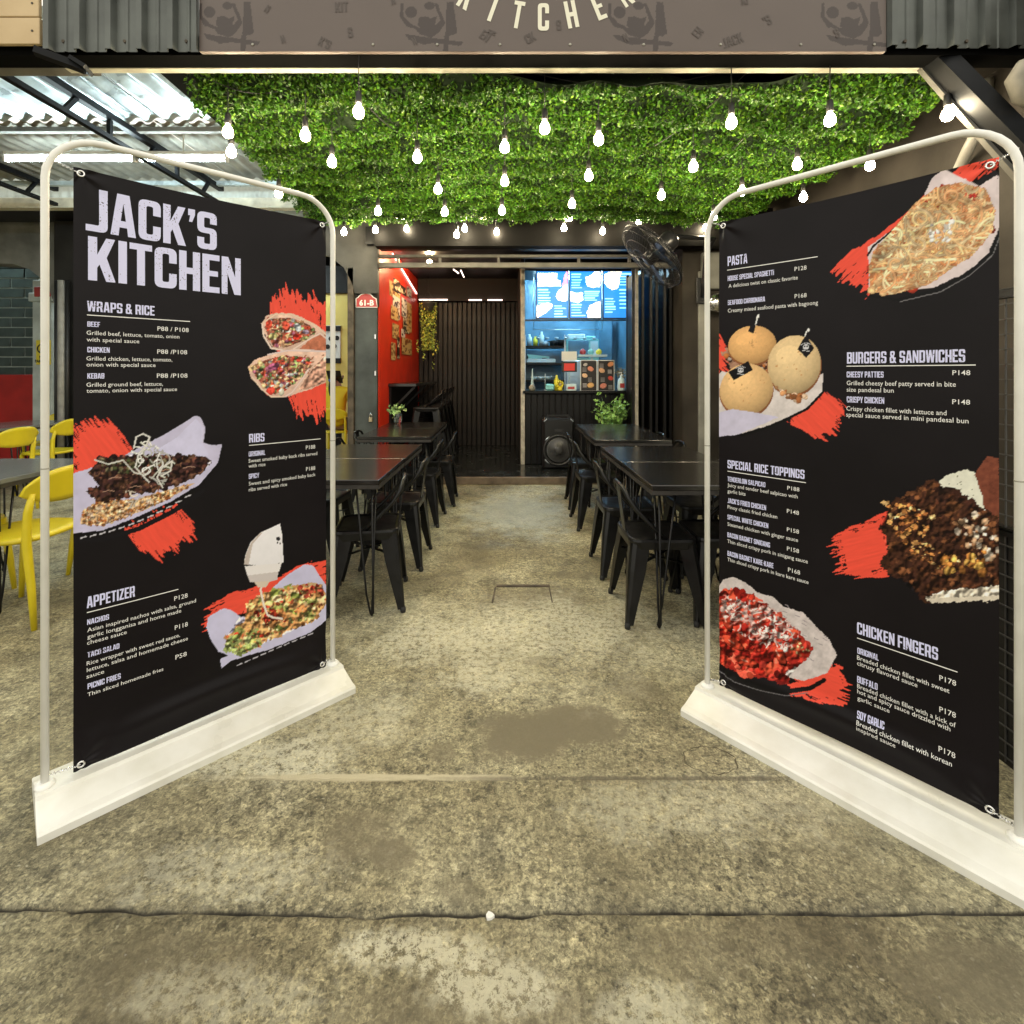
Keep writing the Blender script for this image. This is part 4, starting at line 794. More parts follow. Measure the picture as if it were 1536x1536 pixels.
# printed sign
T = thing('sign_board', 'dark taupe printed sign with arched cream letters and faint skull and knife pattern', 'sign', (0, YF, zb))
zt = 4.35; SH = homography([(300, 76), (1328, 72), (1328, 0), (300, 0)], [(0, 0), (xr_-xl, 0), (xr_-xl, 72/F*YF), (0, 72/F*YF)])
class SignArt(Art): pass
A = SignArt(SH, xr_-xl, .34, .0042, (98, 87, 83)); A.c *= (1+.16*(fbm(A.U*2.2, A.V*3, 5)-.5))[..., None]
DK = (64, 54, 52)
for cx, cy in ((352, 20), (665, 18), (978, 20), (1288, 20)):
    A.poly([(cx-52, 0), (cx+4, 0), (cx+16, 30), (cx+6, 46), (cx-6, 54), (cx-22, 48), (cx-30, 40), (cx-44, 36), (cx-54, 20)], DK, .7)
    A.poly([(cx-48, -2), (cx-2, -2), (cx+8, 26), (cx+2, 34), (cx-10, 32), (cx-24, 38), (cx-36, 32), (cx-48, 20)], (98, 87, 83), .7)
    A.ell(cx-36, 14, 9, 9, 0, DK, 0); A.ell(cx-8, 4, 8, 6, 0, DK, 0); A.poly([(cx-24, 22), (cx-14, 20), (cx-6, 24), (cx+4, 20), (cx-2, 40), (cx-14, 46), (cx-26, 34)], DK, .6)
    A.poly([(cx-46, 48), (cx-4, 54), (cx+44, 60), (cx+40, 66), (cx-2, 62), (cx-18, 64), (cx-40, 56)], DK, .5)
    A.poly([(cx+18, -2), (cx+28, -2), (cx+34, 46), (cx+28, 50), (cx+16, 50)], DK, .5); A.poly([(cx+14, 50), (cx+22, 50), (cx+20, 80), (cx+12, 80)], DK, .5)
V = np.stack([A.U.ravel()+xl, np.full(A.U.size, YF-.006), A.V.ravel()+zb], -1); V -= np.array([0, YF, zb])
b = MB(); b.box(xl, xr_, YF-.004, YF+.02, zb, zt); part('panel', b, mat('sign_back', (.19, .145, .13), .5), T, True)
pr = link('printed_face', npmesh('printed_face', V, A.faces(), M['sign_print'], A.c.reshape(-1, 3)), T)
def letter(parent, text, px, py, Y, hpx, rot, m, nm, fn=heavy, off=.0085, wsc=1., off0=(0, 0, 0)):
    v2, t3, wd = fn(text); hh = hpx/F*Y; c, s = math.cos(rot), math.sin(rot); X0, Z0 = xz(px, py, Y)
    u = (v2[:, 0]-wd/2)*hh*wsc; v = (v2[:, 1]-.5)*hh
    V = np.stack([X0+u*c-v*s, np.full(len(u), Y-off), Z0+u*s+v*c], -1)-np.array(off0); return link(nm, npmesh(nm, V, t3, m, smooth=False), parent)
M['letter_cream'] = mat('letter_cream', (.86, .84, .70), .45)
for ch, ang in (('K', -31), ('I', -20), ('T', -10), ('C', 0), ('H', 11), ('E', 22), ('N', 33)):
    a = R(ang); px = 815+219*math.sin(a); py = -192+219*math.cos(a); letter(T, ch, px, py, YF, 41, a, M['letter_cream'], 'letter', wsc=.82, off0=(0, YF, zb))
for tx, px, py, rt, hp in (('KIT', 513, 12, .05, 15), ("K'S", 488, 66, -.45, 14), ('S', 526, 50, .1, 15), ('N', 402, 15, -.6, 12), ('N', 425, 60, .3, 12), ('N', 622, 63, .4, 12), ('EN', 728, 55, -.6, 14), ('N', 738, 50, 1.2, 12),
                           ('CK', 795, 58, .5, 14), ('S', 838, 39, .1, 15), ('N', 938, 58, .4, 13), ('KI', 1116, 2, .1, 13), ('EN', 1046, 50, .9, 14), ("JACK", 1098, 62, .35, 15), ("'S", 1150, 32, .5, 15), ('S', 1254, 51, .4, 14), ('N', 590, 2, .2, 12)):
    letter(T, tx, px, py, YF, hp, rt, M['ink_brown'], 'pattern_letter', off0=(0, YF, zb))
for px in (380, 560, 656, 750, 855, 965, 1080, 1200, 1310):
    x_, z_ = xz(px, 68, YF); s = MB(); s.lathe([(.008, 0), (.006, .004)], seg=8); s.xf(Matrix.Translation((x_, YF-.007, z_)) @ Matrix.Rotation(PI/2, 4, 'X')); part('screw', s, M['galv_old'], T, True)
# beams behind the fascia
b = MB(); b.box(-6.4, 3.6, YF+.024, YF+.14, zb-.002, zb+.10); solo('fascia_beam', b, M['void_black'], 'black steel beam running behind the bottom edge of the sign', 'beam')
b = MB(); b.box(-2.5, 2.62, 2.90, 2.95, 3.047, 3.088, .004); solo('front_rail', b, M['beam_cream'], 'cream painted steel rail along the front edge of the leafy ceiling', 'rail')
x0, z0_ = xz(0, 103, 2.72); b = MB(); b.box(-6.4, xa+.12, 2.76+.14, 2.98, 3.05, 3.17); solo('side_beam', b, M['beam_grey'], 'dull grey beam below the wooden planks at the left corner', 'beam')
b = MB(); b.beam(at(52, 76, 2.62), at(128, 104, 2.72), .05, .035); b.beam(at(110, 92, 2.7), at(133, 106, 2.72), .10, .02); solo('angle_bracket', b, M['truss'], 'black steel angle bracket jutting out under the left cladding', 'bracket')
for p0_, p1_, lb in (((384, 78), (412, 106), 'left'), ((932, 74), (918, 110), 'right')):
    b = MB(); b.beam(at(*p0_, 2.90), at(*p1_, 2.99), .022, .012); solo('steel_strap', b, M['galvanised'], f'thin bare steel strap below the sign, the {lb} of the two', 'strap', 'straps under the sign')
T = thing('roof_brace', 'thick black diagonal roof brace at the upper right corner', 'brace', at(1480, 150, 2.7))
b = MB(); b.beam(at(1395, 78, 2.87), at(1575, 262, 2.55), .10, .11, (0, 1, 0)); part('steel_channel', b, M['truss'], T, True)
b = MB(); b.beam(at(1372, 88, 2.93), at(1552, 292, 2.60), .045, .03, (0, 1, 0)); part('lower_flange', b, M['beam_grey'], T, True)
b = MB(); b.tube([at(1560, 92, 2.6), at(1536, 100, 2.6), at(1524, 120, 2.6), at(1532, 145, 2.6), at(1555, 160, 2.6)], [.03, .04, .045, .04, .03], 12); solo('tied_sack', b, M['sack'], 'off white tied sack hanging from the roof at the far upper right', 'sack')

# ================================================================== LEAFY CEILING
EL = [(2.95, -1.84), (3.6, -1.90), (4.4, -2.00), (5.0, -2.05), (5.66, -2.12)]
ER = [(2.95, 2.52), (3.3, 2.66), (3.8, 2.74), (4.2, 2.72), (4.8, 2.60), (5.66, 2.55)]
def interp(E, y): return np.interp(y, [e[0] for e in E], [e[1] for e in E])
def cz(x, y):
    s = np.sin(2*PI*(y-3.0)/.40+1.1*np.sin(x*1.35+.6)+1.3*vn(x*.9+7, y*.9, 4))
    return 3.13-.085*(1+s)-.06*(fbm(x*1.7+20, y*2.2+9, 6)-.5)-.06*(vn(x*5+20, y*6+3, 8)-.5)
T = thing('leaf_ceiling', 'ceiling panel of bright green artificial boxwood leaves above the tables', 'artificial hedge', (.3, 4.3, 3.1))
nu, nv = 150, 90; yy = np.linspace(2.95, 5.66, nv+1); VV = []
for y in yy: a, c = interp(EL, y), interp(ER, y); xs = np.linspace(a, c, nu+1); VV.append(np.stack([xs-.3, np.full(nu+1, y-4.3), cz(xs, np.full(nu+1, y))+.030-3.1], -1))
VV = np.concatenate(VV); i, j = np.meshgrid(np.arange(nu), np.arange(nv)); a = (j*(nu+1)+i).ravel()
link('backing_mat', npmesh('backing_mat', VV, np.stack([a, a+1, a+nu+2, a+nu+1], 1), M['soil_green']), T)
b = MB(); b.box(-2.15, 2.80, 2.93, 5.68, 3.19, 3.21); part('ceiling_board', b, M['truss'], T, True)
def leaf_mesh(P, size, col, nrm_down=.55, seed=1):
    """P (n,3) leaf centres -> folded four-vertex leaves"""
    rg = np.random.default_rng(seed); n = len(P); d = rg.normal(size=(n, 3)); d[:, 2] -= nrm_down; d /= np.linalg.norm(d, axis=1)[:, None]
    t = np.cross(d, rg.normal(size=(n, 3))); t /= np.linalg.norm(t, axis=1)[:, None]; u = np.cross(d, t); s = (size*rg.uniform(.65, 1.3, n))[:, None]
    V = np.stack([P-t*s, P+u*s*.62+d*s*.18, P+t*s, P-u*s*.62+d*s*.18], 1).reshape(-1, 3); q = np.arange(n)*4
    Fq = np.concatenate([np.stack([q, q+1, q+2], 1), np.stack([q, q+2, q+3], 1)]); return V, Fq, np.repeat(col, 4, 0)
n = 210000; y = RNG.uniform(2.95, 5.67, n); x = interp(EL, y)+RNG.uniform(-.01, 1.01, n)*(interp(ER, y)-interp(EL, y))
cl = fbm(x*9+40, y*9+4, 2); keep = RNG.random(n) < np.clip((cl-.20)*3.6, .18, 1); hol = np.sin(2*PI*(y-3.0)/.40+1.1*np.sin(x*1.35+.6)+1.3*vn(x*.9+7, y*.9, 4))
keep &= RNG.random(n) < np.where(hol < -.35, .10+.9*(vn(x*2.3+3, y*2.1, 7)-.3), 1.0)          # sparse in the hollows between the sagging rows
x, y, cl = x[keep], y[keep], cl[keep]; n = len(x)
z = cz(x, y)+.018-RNG.random(n)**1.5*(.030+.20*np.clip(cl-.40, 0, .5))
base = np.array([.050, .150, .009]); var_ = RNG.uniform(.30, 1.5, n)[:, None]; col = base*var_; yl = (RNG.random(n) < .30)[:, None]; col = np.where(yl, col*np.array([1.9, 1.30, 1.1]), col)
col *= (.75+.5*vn(x*1.2+5, y*1.2, 11))[:, None]
V, Fq, cc = leaf_mesh(np.stack([x-.3, y-4.3, z-3.1], -1), .0135, col, .7)
tag(link('boxwood_leaves', npmesh('boxwood_leaves', V, Fq, M['leaf'], cc, smooth=False), T), kind='stuff')
# rafter along the right edge
b = MB(); b.beam(at(1424, 98, 2.98), at(1345, 172, 3.56), .05, .05); solo('edge_rafter', b, M['beam_cream'], 'cream rafter slanting back along the right edge of the leafy ceiling', 'rafter')

# ================================================================== STRING BULBS
BZ = 2.74
def bulb_proto():
    t = thing('pendant_bulb', 'x', 'light bulb', (0, 0, 0))
    g_ = MB(); g_.lathe([(.011, .044), (.014, .034), (.024, .020), (.0295, .003), (.0295, -.011), (.024, -.025), (.013, -.033), (.001, -.036)], seg=12); part('glass_bulb', g_, M['bulb'], t)
    s = MB(); s.lathe([(.006, .115), (.016, .108), (.0175, .075), (.0185, .050), (.0128, .046)], seg=10); part('socket', s, M['wire'], t)
    c = MB(); c.tube([(0, 0, .11), (0, 0, 1.)], .0028, 5); part('cord', c, M['wire'], t); return t
ROWS = [('front', [(342, 198), (458, 203), (538, 168), (817, 192), (898, 209), (1097, 184), (1245, 180), (1421, 172)]),
        ('second', [(347, 228), (498, 243), (626, 236), (757, 221), (1040, 250), (1196, 247), (1305, 248)]),
        ('third', [(418, 290), (657, 284), (757, 272), (883, 264), (992, 293), (1113, 287), (1205, 296)]),
        ('fourth', [(567, 317), (667, 318), (753, 316), (858, 306), (958, 332), (1070, 325)]),
        ('rearmost', [(516, 348), (563, 345), (610, 343), (685, 352), (697, 343), (745, 348), (846, 342), (904, 347), (1058, 342)])]
ORD = ['first', 'second', 'third', 'fourth', 'fifth', 'sixth', 'seventh', 'eighth', 'ninth', 'tenth']
pb = bulb_proto(); used = []
for rn_, L_ in ROWS:
    L_ = sorted(L_)
    for k, (px, py) in enumerate(L_):
        Y = (BZ-CAM_H)*F/(CY-py); zc = BZ
        if Y > 5.5: zc = BZ+.12; Y = (zc-CAM_H)*F/(CY-py)
        if py > 325: Y = 5.45+.1*(k % 3); zc = CAM_H+(CY-py)/F*Y
        p = at(px, py, Y); o = inst(pb, used, p, 0, f'lit hanging bulb, {ORD[k]} from the left in the {rn_} row under the leaves', 'hanging bulbs under the leafy ceiling')
        L_c = 3.19-p[2]
        if p[0] > 2.5 or p[0] < -2.05: L_c = 3.25-p[2]
        o.children[[c.name.split('.')[0] for c in o.children].index('cord')].scale = (1, 1, L_c)
for k, (px, py) in enumerate(((602, 328), (727, 328), (850, 330))):
    p = at(px, py, 5.74); t = thing('flood_lamp', f'wide glaring lamp on the rear beam, {ORD[k]} of three from the left', 'lamp', p, 0, 'glaring lamps on the rear beam')
    g_ = MB(); g_.lathe([(.02, .028), (.075, .02), (.082, 0), (.06, -.022), (.01, -.03)], seg=14); g_.xf(Matrix.Rotation(.0, 4, 'X')); part('diffuser', g_, mat('flood_glow', (1, .9, .7), .3, emit=(1, .84, .56), es=28) if k == 0 else bpy.data.materials['flood_glow'], t)
    h = MB(); h.box(-.03, .03, .0, .08, .022, .05); part('bracket', h, M['wire'], t)
for a, b_2, lb in (((300, 112, 3.0), (470, 118, 3.1), 'left front'), ((512, 112, 3.0), (640, 210, 3.9), 'left middle'), ((775, 104, 3.0), (1100, 104, 3.0), 'centre front'), ((1120, 110, 3.0), (900, 250, 4.3), 'right middle'), ((1180, 112, 3.05), (1060, 250, 4.3), 'right rear')):
    P0, P1 = Vector(at(*a)), Vector(at(*b_2)); pts = []
    for q in range(11): f_ = q/10; p = P0.lerp(P1, f_); p.z -= .10*math.sin(PI*f_); pts.append(tuple(p))
    w_ = MB(); w_.tube(pts, .0035, 5); solo('sagging_cable', w_, M['wire'], f'thin black sagging cable under the leafy ceiling at its {lb}', 'cable', 'cables under the leafy ceiling')

# ================================================================== THE HALL'S OWN STRUCTURE
YO = 6.10; ZI = .08
b = MB(); b.box(-1.52, 3.0, YO+.03, 12.2, -.02, ZI); struct('raised_floor', b, M['inner_floor'])
b = MB(); b.box(-1.50, 2.1, YO-.02, YO+.028, -.002, ZI+.004, .006); solo('threshold_step', b, M['threshold'], 'worn brown step edge along the front of the raised black floor', 'step')
b = MB(); b.box(-1.52, 3.0, YO+.1, 9.4, 2.93, 2.98); struct('inner_ceiling', b, M['counter_black'])
b = MB(); b.box(-1.46, 3.0, 5.70, 5.86, 2.74, 3.20); solo('rear_header', b, M['header_black'], 'black header wall above the kitchen opening behind the last bulbs', 'wall')
b = MB(); b.box(-1.60, 3.0, 5.861, YO+.1, 2.80, 3.0); b.box(-9, 3.0, 5.865, 6.4, 3.21, 3.6); struct('rear_soffit', b, M['counter_black'])
# lintel frame with the clerestory slit
T = thing('opening_frame', 'grey steel lintel frame across the top of the kitchen opening', 'steel frame', (0, YO, 2.6))
for z0_, z1_, nm in ((2.575, 2.635, 'lower_bar'), (2.695, 2.73, 'upper_bar')):
    b = MB(); b.box(-1.52, 2.04, YO-.03, YO+.04, z0_, z1_, .004); part(nm, b, M['beam_grey'], T, True)
for px in (597, 660, 748, 868, 944):
    x_ = at(px, 390, YO)[0]; b = MB(); b.box(x_-.015, x_+.015, YO-.02, YO+.03, 2.636, 2.694); part('divider', b, M['beam_grey'], T, True)
# right room wall, right front pier
b = MB(); b.box(2.98, 3.2, 1.9, 12, -.01, 3.6); struct('wall_right', b, M['concrete_brown'])
b = MB(); b.box(2.70, 2.98, 3.0, 5.86, 3.16, 3.3); struct('ceiling_strip', b, M['concrete_brown'])
T = thing('concrete_pier', 'dark painted concrete pier at the right side of the kitchen opening', 'pier', (2.5, YO, 0))
b = MB(); b.box(2.06, 2.98, YO-.15, YO+.30, 0, 2.80); part('pier_body', b, M['concrete_brown'], T, True)
b = MB(); b.box(2.235, 2.33, YO-.19, YO-.152, 0, 2.5, .005); part('edge_strip', b, M['concrete_grey'], T, True)
b = MB(); b.box(2.48, 2.52, YO-.20, YO-.153, .0, 2.6, .004); part('edge_strip', b, M['beam_grey'], T, True)
m_ = MB(); c_ = at(1073, 455, YO-.25); m_.lathe([(.10, 0), (.11, .05), (.09, .10), (.02, .12)], seg=16); m_.xf(Matrix.Translation(c_) @ Matrix.Rotation(PI/2, 4, 'X')); solo('electric_meter', m_, M['chrome'], 'round glass electric meter on the pier beside the right banner', 'meter')
b = MB(); c_ = at(1071, 405, YO-.2); b.box(c_[0]-.14, c_[0]+.14, YO-.22, YO-.153, c_[2]-.22, c_[2]+.2, .01); solo('fuse_box', b, M['concrete_grey'], 'grey fuse box on the pier above the electric meter', 'fuse box')
b = MB(); b.tube([at(1480, 120, 3.12), at(1478, 160, 3.12), at(1470, 190, 3.14), at(1452, 225, 3.2), at(1440, 250, 3.3), at(1436, 330, 3.4)], .034, 10); solo('wall_conduit', b, M['conduit'], 'bent grey conduit pipe running down the right wall behind the banner', 'pipe')
# wire mesh screen beside the right banner
T = thing('mesh_screen', 'black wire mesh screen with a dark lower panel behind the right banner', 'mesh screen', (1.66, 2.1, 0))
X_ = 1.665; Y0_, Y1_, Zt = 1.50, 2.80, 1.60
for (y0, y1, z0, z1) in ((Y0_, Y0_+.03, 0, Zt), (Y1_-.03, Y1_, 0, Zt), (Y0_+.03, Y1_-.03, Zt-.03, Zt), (Y0_+.03, Y1_-.03, .78, .81)): b = MB(); b.box(X_-.012, X_+.018, y0, y1, z0, z1); part('frame_bar', b, M['black_steel'], T, True)
b = MB(); b.box(X_, X_+.01, Y0_+.03, Y1_-.03, .02, .78); part('lower_panel', b, M['concrete_dark'], T, True)
b = MB()
for k in range(26): y = Y0_+.05+k*.05; b.box(X_-.006, X_-.001, y-.002, y+.002, .03, Zt-.03)
for k in range(32): z = .05+k*.05; b.box(X_-.012, X_-.0065, Y0_+.03, Y1_-.03, z-.002, z+.002)
tag(part('wire_mesh', b, M['mesh_wire'], T, True), kind='stuff')

# ================================================================== LEFT SIDE OF THE OPENING
T = thing('steel_door', 'dark grey green steel door with a padlock left of the red wall', 'door', (-1.68, YO-.05, 0))
xd0, xd1 = at(533, 500, YO-.08)[0], at(566, 500, YO-.08)[0]
b = MB(); b.box(xd0, xd1, YO-.10, YO-.04, 0.02, 2.10, .004); part('door_leaf', b, M['door_grey'], T, True)
b = MB(); b.box(xd0-.075, xd0-.005, YO-.14, YO+.0, 0, 2.55, .004); part('rusty_jamb', b, M['rust'], T, True)
c_ = at(556, 626, YO-.12); b = MB(); b.box(c_[0]-.022, c_[0]+.022, YO-.135, YO-.102, c_[2]-.055, c_[2]+.0, .005); part('padlock', b, M['brass'], T, True)
b = MB(); b.tube([(c_[0]-.014, YO-.118, c_[2]), (c_[0]-.014, YO-.118, c_[2]+.03), (c_[0], YO-.118, c_[2]+.042), (c_[0]+.014, YO-.118, c_[2]+.03), (c_[0]+.014, YO-.118, c_[2])], .005, 6); part('shackle', b, M['chrome'], T, True)
for py in (505, 560): c_ = at(563, py, YO-.12); b = MB(); b.box(c_[0]-.012, c_[0]+.012, YO-.125, YO-.102, c_[2]-.03, c_[2]+.03, .004); part('latch', b, M['chrome'], T, True)
b = MB(); b.box(xd0-.005, -1.502, YO-.09, YO+.30, 2.11, 3.0); b.box(xd0-.08, xd0-.005, YO, YO+.3, 0, 3.0); struct('wall_pier', b, M['concrete_dark'])
# number plaque
T = thing('number_plaque', 'small dark red shaped plaque reading 61-B above the steel door', 'plaque', at(550, 452, YO-.13))
pl = [(534, 461), (534, 448), (537, 446), (541, 442), (548, 440), (555, 441), (560, 446), (564, 448), (566, 461)]
pts = [at(x, y, YO-.115) for x, y in pl]; b = MB(); n_ = len(pts); b.add([(x, YO-.115, z) for x, y, z in pts]+[(x, YO-.092, z) for x, y, z in pts], [tuple(range(n_)), tuple(range(2*n_-1, n_-1, -1))]+[(i, (i+1) % n_, n_+(i+1) % n_, n_+i) for i in range(n_)]); part('plate', b, M['plaque_red'], T, True)
letter(T, '61-B', 550, 454, YO-.115, 8.5, 0, M['print_pale'], 'plaque_text', fn=lambda s_: plain(s_, .03), off=.003, off0=tuple(T.location))
pp = [at(x, y, YO-.12) for x, y in pl]; b = MB(); b.tube([(x, YO-.119, z) for x, y, z in pp]+[(pp[0][0], YO-.119, pp[0][2])], .006, 5); part('white_rim', b, M['print_pale'], T, True)
# haunched concrete beam
M['haunch_paint'] = mat('haunch_paint', (.070, .068, .062), .6, spec=.3, var=.4, vscale=4, bump=.3, bscale=14)
T = thing('haunched_beam', 'dark concrete beam with an arched haunch springing from the pier left of the kitchen', 'concrete beam', (-2.0, YO+.15, 2.4))
pl = [(470, 312), (566, 312), (567, 440), (532, 440), (528, 425), (516, 402), (497, 386), (470, 378)]
pts = [at(x, y, YO-.14) for x, y in pl]; b = MB(); n_ = len(pts); b.add([(x, YO-.14, z) for x, y, z in pts]+[(x, YO-.095, z) for x, y, z in pts], [tuple(range(n_)), tuple(range(2*n_-1, n_-1, -1))]+[(i, (i+1) % n_, n_+(i+1) % n_, n_+i) for i in range(n_)]); part('haunch', b, M['haunch_paint'], T, True)

# ================================================================== INSIDE: red wall, slats
b = MB(); b.box(-1.60, -1.50, YO+.0, 9.0, 0, 3.0); struct('wall_red', b, M['wall_red'])
b = MB(); b.box(-1.60, .40, 8.88, 9.0, ZI, 2.95); struct('wall_back', b, M['slat_gap'])
T = thing('slat_wall', 'dark brown vertical slat wall at the back of the raised floor', 'slat wall', (-.6, 8.85, ZI))
xs0, xs1 = -1.49, .335; ns = 22; w_ = (xs1-xs0)/ns; sm = []
for k in range(3):
    b = MB(); q = w_-.018; b.box(0, q, -.035, 0, 0, 2.52, .004); sm.append(b.mesh('slat', M['slat']))
for k in range(ns): o = link('slat', sm[k % 3], T); o.location = (xs0+k*w_+.009+.6, (RNG.random()-.5)*.012, 0)
b = MB(); b.box(-1.49, .335, 8.70, 8.84, 2.55, 2.93); part('top_fascia', b, M['slat_gap'], T, True)
b = MB(); b.box(-1.46, -.98, 8.66, 8.695, 2.56, 2.575); b.box(-.62, -.40, 8.66, 8.695, 2.555, 2.57); b.box(-.30, -.05, 8.66, 8.695, 2.555, 2.57)
solo('led_strip', b, M['led_pink'], 'broken pinkish light strip along the top of the slat wall', 'light strip')
b = MB(); b.beam((-1.488, 6.75, 2.90), (-1.488, 8.6, 2.66), .012, .018); solo('led_tube', b, M['led_pink'], 'thin pink light tube slanting along the top of the red wall', 'light tube')
for k, (a, c) in enumerate((((680, 404), (688, 410)), ((691, 405), (696, 416)))):
    b = MB(); b.beam(at(*a, 6.6), at(*c, 6.6), .014, .014); solo('ceiling_spotlight', b, M['led_pink'], f'short slanted light tube under the dark ceiling, the {"left" if k == 0 else "right"} one of the pair', 'light tube', 'pair of short light tubes')
# unseen lamp added behind the lintel to light the red wall and posters
T = thing('unseen_ceiling_lamp', 'small unseen warm lamp under the dark ceiling, added to light the red wall', 'ceiling lamp', (-1.05, 7.1, 2.86))
b = MB(); b.lathe([(.010, .03), (.03, .02), (.036, 0), (.028, -.02), (.004, -.03)], (-1.05, 7.1, 2.86), 10); part('lit_bulb', b, M['spot_warm'], T, True)
b = MB(); b.tube([(-1.05, 7.1, 2.93), (-1.05, 7.1, 2.89)], .015, 8); part('ceiling_mount', b, M['wire'], T, True)
# posters on the red wall (paper stickers with coloured prints)
POST = [((584, 600), (426, 448), 'pale'), ((590, 601), (420, 440), 'dark'), ((589, 600), (445, 478), 'white'), ((601, 609), (430, 442), 'dark'), ((610, 617), (432, 446), 'white'), ((602, 610), (448, 476), 'white'), ((586, 597), (460, 480), 'pale'),
        ((604, 614), (478, 500), 'dark'), ((588, 598), (486, 508), 'pale'), ((610, 617), (455, 498), 'pale'), ((586, 593), (514, 540), 'pale'), ((595, 599), (506, 538), 'dark'), ((602, 617), (508, 532), 'pale'), ((601, 607), (494, 506), 'white')]
T = thing('poster_collage', 'collage of small pale and dark stickers glued on the red wall', 'posters', (-1.49, 7.4, 2.0))
for k, ((xa_, xb_), (ya_, yb_), kd) in enumerate(POST):
    Ya = -1.497*F/(xa_-CX); Yb = -1.497*F/(xb_-CX); za = CAM_H+(CY-ya_)/F*(Ya+Yb)/2; zb_ = CAM_H+(CY-yb_)/F*(Ya+Yb)/2
    ny, nz_ = 20, 26; yv, zv = np.meshgrid(np.linspace(Ya, Yb, ny), np.linspace(zb_, za, nz_)); bc = {'pale': (206, 172, 116), 'dark': (46, 34, 30), 'white': (216, 206, 200)}[kd]; ic = {'pale': (120, 66, 30), 'dark': (220, 200, 170), 'white': (60, 44, 60)}[kd]
    c = np.zeros((nz_, ny, 3)); c[:] = lin(bc); rw = vn(zv*34+k, yv*7, k); cw = vn(yv*40, zv*34+k*3, k+2); msk = (rw > .5) & (cw > .38); msk[0] = msk[-1] = False; msk[:, 0] = msk[:, -1] = False; c[msk] = lin(ic)
    V = np.stack([np.full(yv.size, -1.4965+.0006*k+1.49), yv.ravel()-7.4, zv.ravel()-2.0], -1); i, j = np.meshgrid(np.arange(ny-1), np.arange(nz_-1)); a = (j*ny+i).ravel()
    link('sticker', npmesh('sticker', V, np.stack([a, a+1, a+ny+1, a+ny], 1), M['flat_print'], c.reshape(-1, 3), smooth=False), T)
# bar ledge
T = thing('bar_ledge', 'black wall mounted bar ledge along the red wall', 'bar ledge', (-1.3, 7.5, 1.15))
b = MB(); b.box(-1.498, -1.14, 6.55, 8.60, 1.150, 1.190, .004); part('ledge_top', b, M['table_top'], T, True)
b = MB(); b.box(-1.498, -1.47, 6.6, 8.6, .30, 1.149); part('dark_backing', b, M['counter_black'], T, True)  # black sheet filling the dark area under the ledge
for y in (6.62, 7.5, 8.5): b = MB(); b.beam((-1.46, y, .85), (-1.17, y, 1.145), .03, .03, (0, 1, 0)); part('strut', b, M['black_steel'], T, True)

# ================================================================== KITCHEN COUNTER
YC = 6.98; XK0, XK1 = .27, 1.92
T = thing('kitchen_counter', 'black slatted kitchen counter under the serving window', 'counter', (1.0, YC, ZI))
b = MB(); b.box(XK0, XK1, YC+.02, YC+.55, ZI, 1.045); part('carcass', b, M['slat_gap'], T, True)
b = MB(); b.box(XK0-.03, XK1, YC-.06, YC+.57, 1.047, 1.085, .004); part('counter_top', b, M['counter_black'], T, True)
ns = 20; w_ = (XK1-XK0)/ns; q = MB(); q.box(0, w_-.014, -.018, 0, 0, .955, .003); me = q.mesh('slat', M['counter_black'])
for k in range(ns): o = link('slat', me, T); o.location = (XK0+k*w_+.007-1.0, .018, .005)
b = MB(); b.box(XK0-.06, XK0-.004, YC-.02, YC+.06, ZI, 2.76, .004); solo('counter_post', b, M['lit_edge'], 'slim post coloured pale as if lit at the left end of the kitchen counter', 'post')  # light falling on the post is put into its pale colour
b = MB(); b.box(XK0-.06, XK0-.01, YC+.065, 8.84, ZI, 2.93); struct('kitchen_side_wall', b, M['slat_gap'])
b = MB(); b.box(XK0-.0, XK1+.1, 8.86, 8.95, ZI, 2.93); b.box(XK1+.0, XK1+.08, YC+.1, 8.858, ZI, 2.93); b.box(XK0-.008, XK0-.002, YC+.62, 8.858, ZI, 2.93); struct('kitchen_wall', b, M['kitchen_wall'])
b = MB(); b.box(XK0-.004, XK1+.05, YC-.0, YC+.05, 2.725, 2.93); struct('kitchen_header', b, M['counter_black'])
b = MB(); b.box(.5, 1.7, 7.6, 7.64, 2.86, 2.90, .004); b.box(.5, 1.7, 8.3, 8.34, 2.86, 2.90, .004); solo('kitchen_ceiling_light', b, M['kitchen_tube'], 'cool blue white tube lights on the kitchen ceiling', 'tube light')
